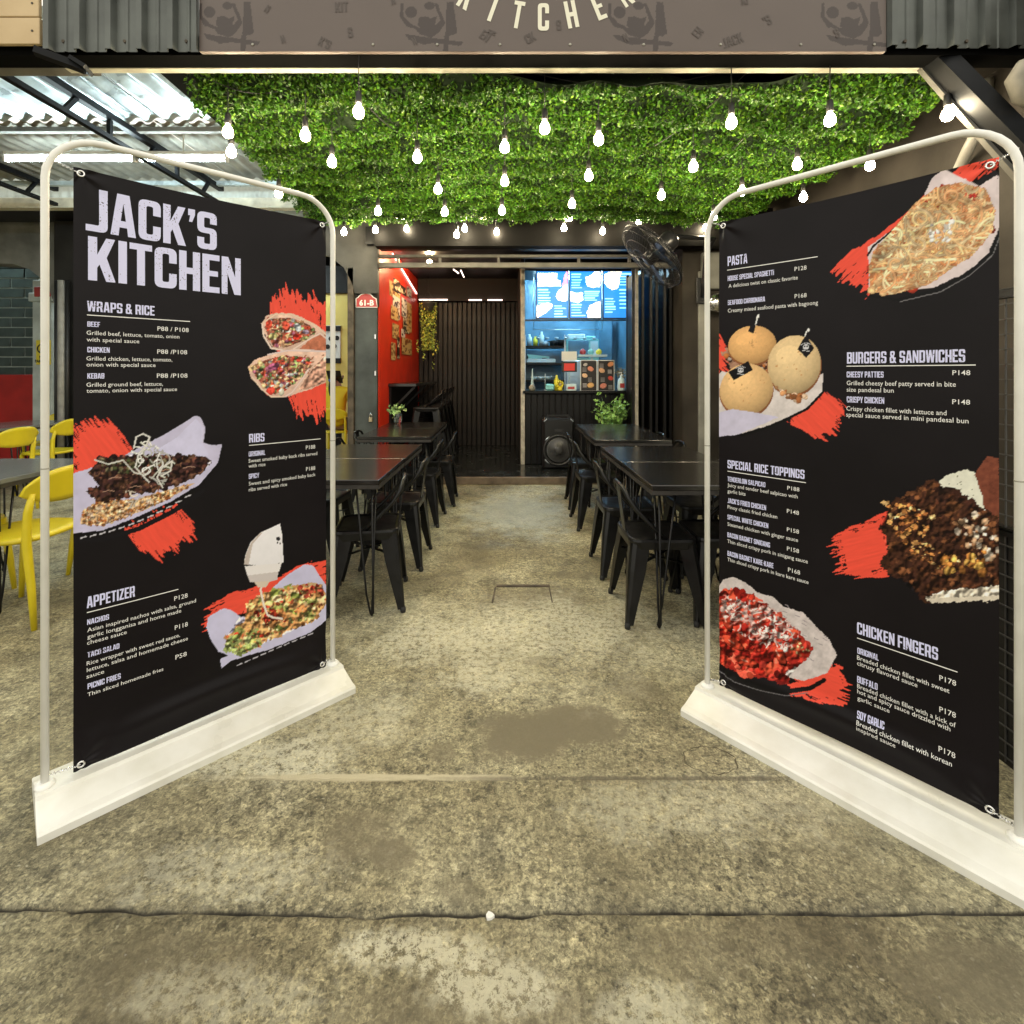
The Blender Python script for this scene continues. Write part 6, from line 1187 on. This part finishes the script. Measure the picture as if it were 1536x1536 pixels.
# ================================================================== FURNITURE
def rrect(w, d, r, n=4):
    P = []
    for sx, sy, a0 in ((1, 1, 0), (-1, 1, PI/2), (-1, -1, PI), (1, -1, 3*PI/2)):
        for k in range(n+1): a = a0+k*PI/2/n; P.append((sx*(w/2-r)+r*math.cos(a), sy*(d/2-r)+r*math.sin(a)))
    return P
def metal_chair(seat_z=.45, back_z=.71, name='metal_chair'):
    t = thing(name, 'x', 'chair'); ms = M['black_steel']
    b = MB(); o = rrect(.37, .36, .055); rings = [[(x*.97, y*.97, seat_z-.055) for x, y in o], [(x, y, seat_z-.015) for x, y in o], [(x*.985, y*.985, seat_z-.003) for x, y in o], [(x*.93, y*.93, seat_z) for x, y in o], [(x*.86, y*.86, seat_z-.008) for x, y in o]]
    b.loft(rings, True); b.sm = [False]*len(b.sm); part('seat', b, ms, t)
    for sx in (-1, 1):
        for sy in (-1, 1):
            b = MB(); top = Vector((sx*.142, sy*.138, seat_z-.02)); bot = Vector((sx*(.142+.068*seat_z/.45), sy*(.138+.062*seat_z/.45), .018))
            def sec(p, w):      # folded sheet: an L with rounded outer corner
                return [(p.x+sx*w*a, p.y+sy*w*c, p.z) for a, c in ((.5, -1.15), (.62, .1), (.45, .45), (.1, .62), (-1.15, .5), (-1.12, .40), (0, .42), (.30, .30), (.42, 0), (.40, -1.12))]
            b.loft([sec(top, .056), sec(top.lerp(bot, .35), .050), sec(top.lerp(bot, .9), .026), sec(bot, .022)], True); part('leg', b, ms, t)
            f = MB(); f.lathe([(.014, 0), (.016, .014), (.013, .03)], (bot.x+sx*.003, bot.y+sy*.003, 0), 8); part('foot_cap', f, M['rubber'], t)
    for a, c in (((-1, -1), (1, 1)), ((-1, 1), (1, -1))):
        b = MB(); z = seat_z-.15; b.beam((a[0]*.155, a[1]*.150, z), (c[0]*.155, c[1]*.150, z+.004*(c[1])), .022, .004); part('cross_brace', b, ms, t)
    h = back_z; pts = [(-.165, .02, seat_z-.01), (-.168, -.07, seat_z+.07), (-.165, -.145, seat_z+.15), (-.150, -.185, h-.05), (-.115, -.197, h-.012), (-.05, -.205, h), (.05, -.205, h), (.115, -.197, h-.012), (.150, -.185, h-.05), (.165, -.145, seat_z+.15), (.168, -.07, seat_z+.07), (.165, .02, seat_z-.01)]
    b = MB(); b.tube(pts, .0115, 8); part('back_rail', b, ms, t)
    b = MB(); b.loft([[(x, y, seat_z-.01) for x, y in ((-.045, -.172), (.045, -.172), (.045, -.166), (-.045, -.166))], [(x, y, h-.10) for x, y in ((-.042, -.195), (.042, -.195), (.042, -.189), (-.042, -.189))], [(x, y, h-.006) for x, y in ((-.05, -.207), (.05, -.207), (.05, -.201), (-.05, -.201))]]); part('back_splat', b, ms, t)
    return t
def cafe_table(W=.66, D=.69):
    t = thing('hairpin_table', 'x', 'table')
    b = MB(); b.box(-W/2, W/2, 0.002, D-.002, .722, .750, .003); part('tabletop', b, M['table_top'], t)
    b = MB(); b.box(-W/2+.0, W/2, 0.004, D-.004, .7, .7215); part('top_edge', b, M['table_edge'], t)
    for sx in (-1, 1):
        for sy, y in ((-1, .045), (1, D-.045)):
            x = sx*(W/2-.05); b = MB(); foot = Vector((x, y, .006))
            for q, (ax, ay) in enumerate(((-sx*.085, 0), (0, -sy*.085), (-sx*.0, 0))):
                b.tube([(x+ax, y+ay, .70), (x+ax*.25+(q-1)*.008, y+ay*.25, .12), (foot.x+(q-1)*.008, foot.y, .02), (foot.x, foot.y, .006)], .0058, 6)
            b.box(x-.06 if sx > 0 else x-.03, x+.03 if sx > 0 else x+.06, y-.03, y+.03, .694, .6995); part('leg', b, M['black_steel'], t)
    return t
used_c, used_t = [], []; ch = metal_chair(); tb = cafe_table()
GT = 'black cafe tables'
for (x, y, rz, lb) in ((-1.005, 2.735, .0, 'nearest table of the left row, cut by the left banner stand'), (-1.000, 3.43, .0, 'second table of the left row, butted against the nearest one'),
                       (-1.000, 4.60, .01, 'third table of the left row, beyond the gap'), (-1.005, 5.295, .01, 'farthest table of the left row, carrying the small plant'),
                       (1.075, 2.600, .0, 'nearest table of the right row, beside the right banner'), (1.072, 3.295, .0, 'second table of the right row, butted against the nearest one'),
                       (1.095, 4.37, -.01, 'third table of the right row, beyond the gap'), (1.115, 5.065, -.01, 'farthest table of the right row, in front of the leafy plant')):
    inst(tb, used_t, (x, y, 0), rz, 'black '+lb, GT)
def ch_at(x, y, face, lb, r=0, g='black metal chairs along the tables'):
    return inst(ch, used_c, (x, y, 0), {'W': PI/2, 'E': -PI/2}[face]+r, lb, g)
NM = ['nearest', 'second nearest', 'third', 'farthest']
for k, (x, y, r_) in enumerate(((-.80, 3.01, .16), (-.765, 3.63, 0), (-.775, 4.60, -.03), (-.715, 5.27, .03))): ch_at(x, y, 'W', f'black metal chair on the aisle side of the left table row, {NM[k]}', r_)
for k, (x, y, r_) in enumerate(((-1.36, 3.05, .05), (-1.34, 3.70, -.05), (-1.36, 4.75, .03), (-1.36, 5.4, 0))): ch_at(x, y, 'E', f'black metal chair on the wall side of the left table row, {NM[k]}', r_)
for k, (x, y, r_) in enumerate(((.835, 2.86, 0), (.82, 3.48, 0), (.81, 4.50, .02), (.83, 5.16, -.03))): ch_at(x, y, 'E', f'black metal chair on the aisle side of the right table row, {NM[k]}', r_)
for k, (x, y, r_) in enumerate(((1.20, 2.88, .0), (1.33, 3.52, .04), (1.36, 4.55, 0), (1.38, 5.2, .03))): ch_at(x, y, 'W', f'black metal chair on the far side of the right table row, {NM[k]}', r_)
st = metal_chair(.80, 1.02, 'bar_stool'); st['category'] = 'bar stool'; used_s = []
for k, y in enumerate((6.78, 7.22, 7.66, 8.10)): inst(st, used_s, (-1.02, y, ZI), PI/2, f'tall black metal stool at the bar ledge, {NM[k]}', 'tall stools at the bar ledge')
# yellow chairs and grey tables of the neighbouring stall
def yellow_chair():
    t = thing('yellow_chair', 'x', 'chair'); my = M['yellow_plastic']
    o = []
    for k in range(24): a = 2*PI*k/24; c, s = math.cos(a), math.sin(a); e = .72; o.append((.225*abs(c)**e*(1 if c > 0 else -1), .21*abs(s)**e*(1 if s > 0 else -1)))
    b = MB(); b.loft([[(x*.9, y*.9, .432) for x, y in o], [(x, y, .442) for x, y in o], [(x, y, .456) for x, y in o], [(x*.95, y*.95, .463) for x, y in o], [(x*.6, y*.6, .456) for x, y in o]], True, True); part('seat', b, my, t)
    for sx in (-1, 1):
        b = MB(); b.tube([(sx*.17, .155, .44), (sx*.185, .185, .2), (sx*.195, .205, .0)], [.021, .018, .013], 8); part('leg', b, my, t)
        b = MB(); b.tube([(sx*.200, -.235, .0), (sx*.195, -.215, .22), (sx*.190, -.185, .44), (sx*.193, -.195, .60), (sx*.188, -.215, .70)], [.013, .018, .021, .019, .014], 8); part('leg', b, my, t)
    b = MB(); nu_, nv_ = 14, 6; F1 = []; B1 = []
    for j in range(nv_+1):
        for i in range(nu_+1):
            u = i/nu_*2-1; v = j/nv_*2-1; hh = .092*(1-abs(u)**3.2*.75); x = u*.225; y = -.262+.062*u*u-.014*v; z = .715+v*hh+.010*(1-u*u); F1.append((x, y+.009, z)); B1.append((x, y-.009, z))
    m = nu_+1; n = len(F1); fs = [(j*m+i, j*m+i+1, (j+1)*m+i+1, (j+1)*m+i) for j in range(nv_) for i in range(nu_)]
    b.add(F1+B1, [f[::-1] for f in fs]+[tuple(q+n for q in f) for f in fs]+[(i, i+1, n+i+1, n+i) for i in range(nu_)]+[(nv_*m+i+1, nv_*m+i, n+nv_*m+i, n+nv_*m+i+1) for i in range(nu_)]+[((j+1)*m, j*m, n+j*m, n+(j+1)*m) for j in range(nv_)]+[(j*m+nu_, (j+1)*m+nu_, n+(j+1)*m+nu_, n+j*m+nu_) for j in range(nv_)], True)
    part('backrest', b, my, t); return t
yc = yellow_chair(); uy = []; GY = 'yellow plastic chairs of the neighbouring stall'
for x, y, rz, lb in ((-2.655, 2.83, PI/2, 'nearest yellow plastic chair, behind the left banner pole'), (-4.80, 4.80, PI/2, 'yellow plastic chair at the left edge, in front of the rear table'),
                     (-5.08, 5.72, PI/2, 'yellow plastic chair seen between the pole and the banner, beside the rear table'), (-5.75, 6.45, PI, 'yellow plastic chair at the far end of the rear table'),
                     (-3.22, 2.95, -PI/2, 'yellow plastic chair at the left edge, under the front table'), (-2.66, 3.55, PI/2, 'yellow plastic chair hidden partly behind the banner, beside the front table'),
                     (-6.2, 5.6, -PI/2, 'yellow plastic chair on the far side of the rear table')):
    inst(yc, uy, (x, y, 0), rz, lb, GY)
M['hall_top'] = mat('hall_top', (.16, .17, .17), .16, var=.3, vscale=3)
for k, (x, y, D_) in enumerate(((-3.04, 2.05, .69), (-3.04, 2.745, .69), (-5.52, 4.85, .69), (-5.52, 5.545, .69))):
    o = ctree(tb); o.location = (x, y, 0); o.rotation_euler = (0, 0, .0); o['label'] = 'grey topped table with hairpin legs at the left, '+('nearest the viewer', 'in front of the nearest yellow chair', 'in the middle distance', 'farthest, by the red panel')[k]; o['group'] = 'grey topped tables of the neighbouring stall'
    for c in o.children:
        if c.name.startswith('tabletop'): c.data = c.data.copy(); c.data.materials[0] = M['hall_top']

# ================================================================== SPEAKER, FAN, PLANTS
sx0, sx1 = at(814, 0, 6.6)[0], at(862, 0, 6.6)[0]; cxs = (sx0+sx1)/2
T = thing('party_speaker', 'black floor loudspeaker with one large round woofer in front of the counter', 'loudspeaker', (cxs, 6.6, ZI))
b = MB(); b.box(sx0, sx1, 6.60, 6.90, ZI, ZI+.665, .03); part('cabinet', b, M['speaker_body'], T, True)
wz = ZI+.25; RX = lambda b_: b_.xf(Matrix.Translation((cxs, 6.598, wz)) @ Matrix.Rotation(PI/2, 4, 'X'))
b = MB(); b.loft([[(r*math.cos(k*PI/14), r*math.sin(k*PI/14), z) for k in range(28)] for r, z in ((.205, -.002), (.205, .012), (.187, .022), (.178, .008), (.172, -.001))], True, True); part('woofer_ring', RX(b), M['speaker_cone'], T, True)
b = MB(); b.loft([[(r*math.cos(k*PI/12), r*math.sin(k*PI/12), z) for k in range(24)] for r, z in ((.171, .002), (.15, .010), (.06, .003), (.055, .018), (.03, .026), (.004, .028))], True, True); part('woofer_cone', RX(b), mat('cone_grey', (.05, .05, .052), .3), T, True)
for k in range(4): a_ = k*PI/2+PI/4; b = MB(); b.tube([(cxs+.212*math.cos(a_+q*.12-.18), 6.592, wz+.212*math.sin(a_+q*.12-.18)) for q in range(4)], .009, 6); part('trim_arc', b, M['kitchen_steel'], T, True)
b = MB(); b.box(cxs-.05, cxs+.05, 6.594, 6.599, wz+.24, wz+.27); part('control_strip', b, M['speaker_cone'], T, True)
for s_ in (-1, 1): b = MB(); b.beam((cxs+s_*.19, 6.594, ZI+.62), (cxs+s_*.15, 6.594, ZI+.655), .012, .01, (0, 1, 0)); part('corner_trim', b, M['kitchen_steel'], T, True)
b = MB(); b.beam((cxs-.14, 6.7, ZI+.69), (cxs+.14, 6.7, ZI+.69), .03, .02); b.box(cxs-.15, cxs-.12, 6.69, 6.71, ZI+.66, ZI+.69); b.box(cxs+.12, cxs+.15, 6.69, 6.71, ZI+.66, ZI+.69); part('handle', b, M['speaker_body'], T, True)
# wall fan
FC = Vector(at(978, 384, 5.25)); ax = Vector((-.70, .02, -.62)).normalized()
T = thing('wall_fan', 'large black caged wall fan tilted down at the upper right', 'fan', tuple(FC)); q = Vector((0, 0, 1)).rotation_difference(ax).to_matrix().to_4x4()
FR = .40
def fx(b_): b_.xf(q); return b_
b = MB()
for r, z in ((FR, 0), (FR, -.012), (FR*.94, .055), (FR*.94, -.05), (FR*.70, .085), (FR*.70, -.085), (FR*.42, .10), (FR*.42, -.10), (.09, .105), (.09, -.11)):
    b.tube([(r*math.cos(k*PI/24), r*math.sin(k*PI/24), z) for k in range(49)], .006 if r == FR else .0026, 5, False)
for k in range(60):
    a_ = k*PI/30
    for s_ in (1, -1): b.tube([(r*math.cos(a_), r*math.sin(a_), z*s_) for r, z in ((FR, .0), (FR*.94, .055), (FR*.7, .085), (FR*.42, .10), (.08, .106))], .0018, 4, False)
part('wire_guard', fx(b), M['fan_wire'], T)['kind'] = 'stuff'
for k in range(3):
    b = MB(); a0 = k*2*PI/3; vs = []
    for j in range(7):
        r = .07+j*(.29/6)
        for i in range(5): a_ = a0+(i/4-.5)*(.95+.25*math.sin(j/6*PI)); vs.append((r*math.cos(a_), r*math.sin(a_), (i/4-.5)*.075))
    fs = [(j*5+i, j*5+i+1, (j+1)*5+i+1, (j+1)*5+i) for j in range(6) for i in range(4)]; b.add(vs, fs, True); b.add([(x, y, z+.004) for x, y, z in vs], [f[::-1] for f in fs], True); part('blade', fx(b), M['fan_black'], T)
b = MB(); b.lathe([(.02, .085), (.07, .075), (.075, .02), (.075, -.03), (.04, -.06)], seg=16); part('hub', fx(b), M['fan_black'], T)
b = MB(); b.lathe([(.085, -.112), (.10, -.15), (.10, -.26), (.07, -.30), (.02, -.31)], seg=16); part('motor', fx(b), M['fan_black'], T)
mb_ = FC-ax*.22; wl = Vector((2.27, YO-.16, 2.30)); b = MB(); b.tube([tuple(mb_), tuple(mb_+Vector((.12, .1, .08))), tuple(Vector((2.22, mb_.y+.2, mb_.z+.08))), (2.27, YO-.30, mb_.z-.02), (2.27, YO-.24, 2.36), (2.27, YO-.22, 2.2)], .024, 8); part('bracket_arm', b, M['fan_black'], T, True)
b = MB(); b.box(2.20, 2.34, YO-.215, YO-.191, 2.12, 2.42, .006); part('wall_plate', b, M['fan_black'], T, True)
# plants
def foliage(name, parent, P, size, base, seed, down=0.):
    n = len(P); rg = np.random.default_rng(seed); col = np.array(base)*rg.uniform(.5, 1.7, (n, 1)); y_ = rg.random(n) < .25; col[y_] *= np.array([2.0, 1.4, 1.2])
    V, Fq, cc = leaf_mesh(P, size, col, down, seed); return link(name, npmesh(name, V, Fq, M['leaf'], cc, smooth=False), parent)
T = thing('hanging_plant', 'yellow green trailing plant in a basket hanging in front of the slat wall', 'hanging plant', (-1.27, 8.42, 2.36))
n = 900; v = RNG.random(n); rr_ = .165*(1-.35*v)*np.sqrt(RNG.random(n)); a_ = RNG.random(n)*2*PI; P = np.stack([rr_*np.cos(a_), rr_*np.sin(a_)*.6, .12-v*.78], -1)
tr = []
for (tx, ln) in ((.10, 1.02), (-.05, .85), (.17, .72), (-.16, .70)):
    for k in range(16): tr.append((tx+RNG.normal(0, .012), -.08, -.5-(ln-.5)*k/16))
foliage('foliage', T, np.concatenate([P, np.array(tr)]), .020, (.36, .48, .10), 3, .2)
b = MB(); b.lathe([(.07, -.02), (.12, .10), (.125, .13)], seg=14); part('basket', b, M['pot'], T)
b = MB(); b.tube([(0, 0, .13), (0, 0, .56)], .004, 5); b.tube([(.12, 0, .12), (0, 0, .32), (-.12, 0, .12)], .003, 4); part('hanger', b, M['wire'], T)
def stem_plant(T, stems, hgt, spread, nl, size, base, z0, seed):
    rn = random.Random(seed); P = []; b = MB()
    for k in range(stems):
        a_ = rn.uniform(0, 2*PI); s_ = rn.uniform(.3, 1)*spread; h = hgt*rn.uniform(.6, 1); pts = [(0, 0, z0), (s_*.4*math.cos(a_), s_*.4*math.sin(a_), z0+h*.55), (s_*math.cos(a_), s_*math.sin(a_), z0+h)]
        b.tube(pts, [.006, .004, .002], 5)
        for q in range(nl):
            f_ = rn.uniform(.3, 1.05); i = 0 if f_ < .55 else 1; u = (f_-.55*i)/(.55 if i == 0 else .45); A_, B_ = pts[i], pts[i+1]; P.append([A_[c]+(B_[c]-A_[c])*u+rn.gauss(0, size*.9) for c in range(3)])
    part('stems', b, mat('stem_green', (.10, .20, .05), .5), T); P = np.array(P); n = len(P); rg = np.random.default_rng(seed); col = np.array(base)*rg.uniform(.5, 1.8, (n, 1))
    V, Fq, cc = leaf_mesh(P, size, col, -.5, seed); link('leaves', npmesh('leaves', V, Fq, M['leaf'], cc, smooth=False), T)
T = thing('potted_plant', 'bushy bright green potted plant behind the farthest right table', 'potted plant', (1.36, 6.55, ZI))
b = MB(); b.lathe([(.11, 0), (.15, .30), (.16, .42), (.15, .42), (.13, .38)], seg=16); part('pot', b, M['pot'], T)
stem_plant(T, 24, .55, .30, 15, .036, (.20, .36, .09), .38, 4)
T = thing('small_plant', 'small trailing plant in a glass jar on the farthest left table', 'potted plant', (at(597, 0, 5.8)[0], 5.80, .7505))
b = MB(); b.lathe([(.035, 0), (.045, .03), (.045, .11), (.040, .12)], seg=14); part('jar', b, M['glass_clear'], T)
stem_plant(T, 7, .20, .12, 7, .030, (.22, .34, .12), .05, 9)

# ================================================================== PERSON (seated, seen from behind)
PX, PY = at(505, 0, 7.75)[0], 7.75
inst(yc, uy, (PX, PY, 0.0), 0, 'yellow plastic chair the seated person occupies, seen beside the left banner pole', GY)
T = thing('person', 'seated person seen from behind in a yellow shirt with a dark blue tied ponytail', 'person', (PX, PY, 0))
def skin(name, m, V, E, RR, parent, sub=2):
    me = bpy.data.meshes.new(name); me.from_pydata(V, E, []); me.materials.append(m); o = link(name, me, parent)
    md = o.modifiers.new('skin', 'SKIN'); md.use_smooth_shade = True
    for i, r in enumerate(RR): me.skin_vertices[0].data[i].radius = (r, r) if not isinstance(r, tuple) else r
    me.skin_vertices[0].data[0].use_root = True
    s = o.modifiers.new('sub', 'SUBSURF'); s.levels = sub; s.render_levels = sub; return o
V = [(0, -.06, .53), (0, -.05, .72), (0, -.03, .92), (0, -.02, 1.06), (0, 0, 1.13), (0, .02, 1.21), (0, .02, 1.32),
     (-.09, .06, .54), (-.12, .40, .53), (-.12, .44, .28), (-.12, .42, .06), (-.12, .54, .04), (.09, .06, .54), (.12, .40, .53), (.12, .44, .28), (.12, .42, .06), (.12, .54, .04),
     (-.16, -.02, 1.05), (-.21, .05, .84), (-.17, .27, .80), (-.15, .36, .80), (.16, -.02, 1.05), (.21, .05, .84), (.17, .27, .80), (.15, .36, .80)]
E = [(0, 1), (1, 2), (2, 3), (3, 4), (4, 5), (5, 6), (0, 7), (7, 8), (8, 9), (9, 10), (10, 11), (0, 12), (12, 13), (13, 14), (14, 15), (15, 16), (3, 17), (17, 18), (18, 19), (19, 20), (3, 21), (21, 22), (22, 23), (23, 24)]
RR = [(.15, .12), (.13, .10), (.15, .11), (.14, .09), .05, .075, .085, .085, .062, .045, .035, .035, .085, .062, .045, .035, .035, .055, .042, .032, .03, .055, .042, .032, .03]
skin('body', M['skin'], V, E, RR, T)
for s_ in (-1, 1):
    for k in range(5):
        x = s_*.15+(k-2)*.017*s_*-1; ln = (.055, .075, .082, .075, .06)[k]
        skin('finger' if k else 'thumb', M['skin'], [(x, .37, .80), (x+(.02*s_*-1 if k == 0 else 0), .37+ln*.6, .795), (x+(.025*s_*-1 if k == 0 else 0), .37+ln, .78)], [(0, 1), (1, 2)], [.010, .009, .007], T, 1)
skin('shirt', M['shirt'], [(0, -.06, .50), (0, -.05, .72), (0, -.03, .92), (0, -.02, 1.06), (0, 0, 1.115), (-.16, -.02, 1.055), (-.20, .03, .90), (.16, -.02, 1.055), (.20, .03, .90)], [(0, 1), (1, 2), (2, 3), (3, 4), (3, 5), (5, 6), (3, 7), (7, 8)], [(.175, .14), (.155, .12), (.17, .125), (.155, .10), .06, .068, .06, .068, .06], T)
skin('trousers', M['trousers'], [(0, -.05, .50), (-.09, .06, .53), (-.12, .40, .53), (-.12, .44, .28), (-.12, .42, .10), (.09, .06, .53), (.12, .40, .53), (.12, .44, .28), (.12, .42, .10)], [(0, 1), (1, 2), (2, 3), (3, 4), (0, 5), (5, 6), (6, 7), (7, 8)], [(.165, .13), .095, .074, .058, .052, .095, .074, .058, .052], T)
skin('hair', M['hair'], [(0, .0, 1.33), (0, -.01, 1.25), (0, -.085, 1.27), (-.03, -.13, 1.20), (-.05, -.13, 1.08), (-.055, -.12, .98)], [(0, 1), (0, 2), (2, 3), (3, 4), (4, 5)], [(.105, .115), .088, .05, .04, .035, .012], T)
b = MB(); b.lathe([(.03, -.025), (.055, 0), (.03, .025)], (-.03, -.135, 1.215), 10); part('hair_tie', b, M['blue'], T)
for s_ in (-1, 1): b = MB(); b.lathe([(.004, -.03), (.018, 0), (.004, .03)], (s_*.088, .02, 1.27), 8); part('ear', b, M['skin'], T)
b = MB(); b.lathe([(.004, -.02), (.016, -.005), (.006, .03)], (0, .112, 1.27), 8); part('nose', b, M['skin'], T)
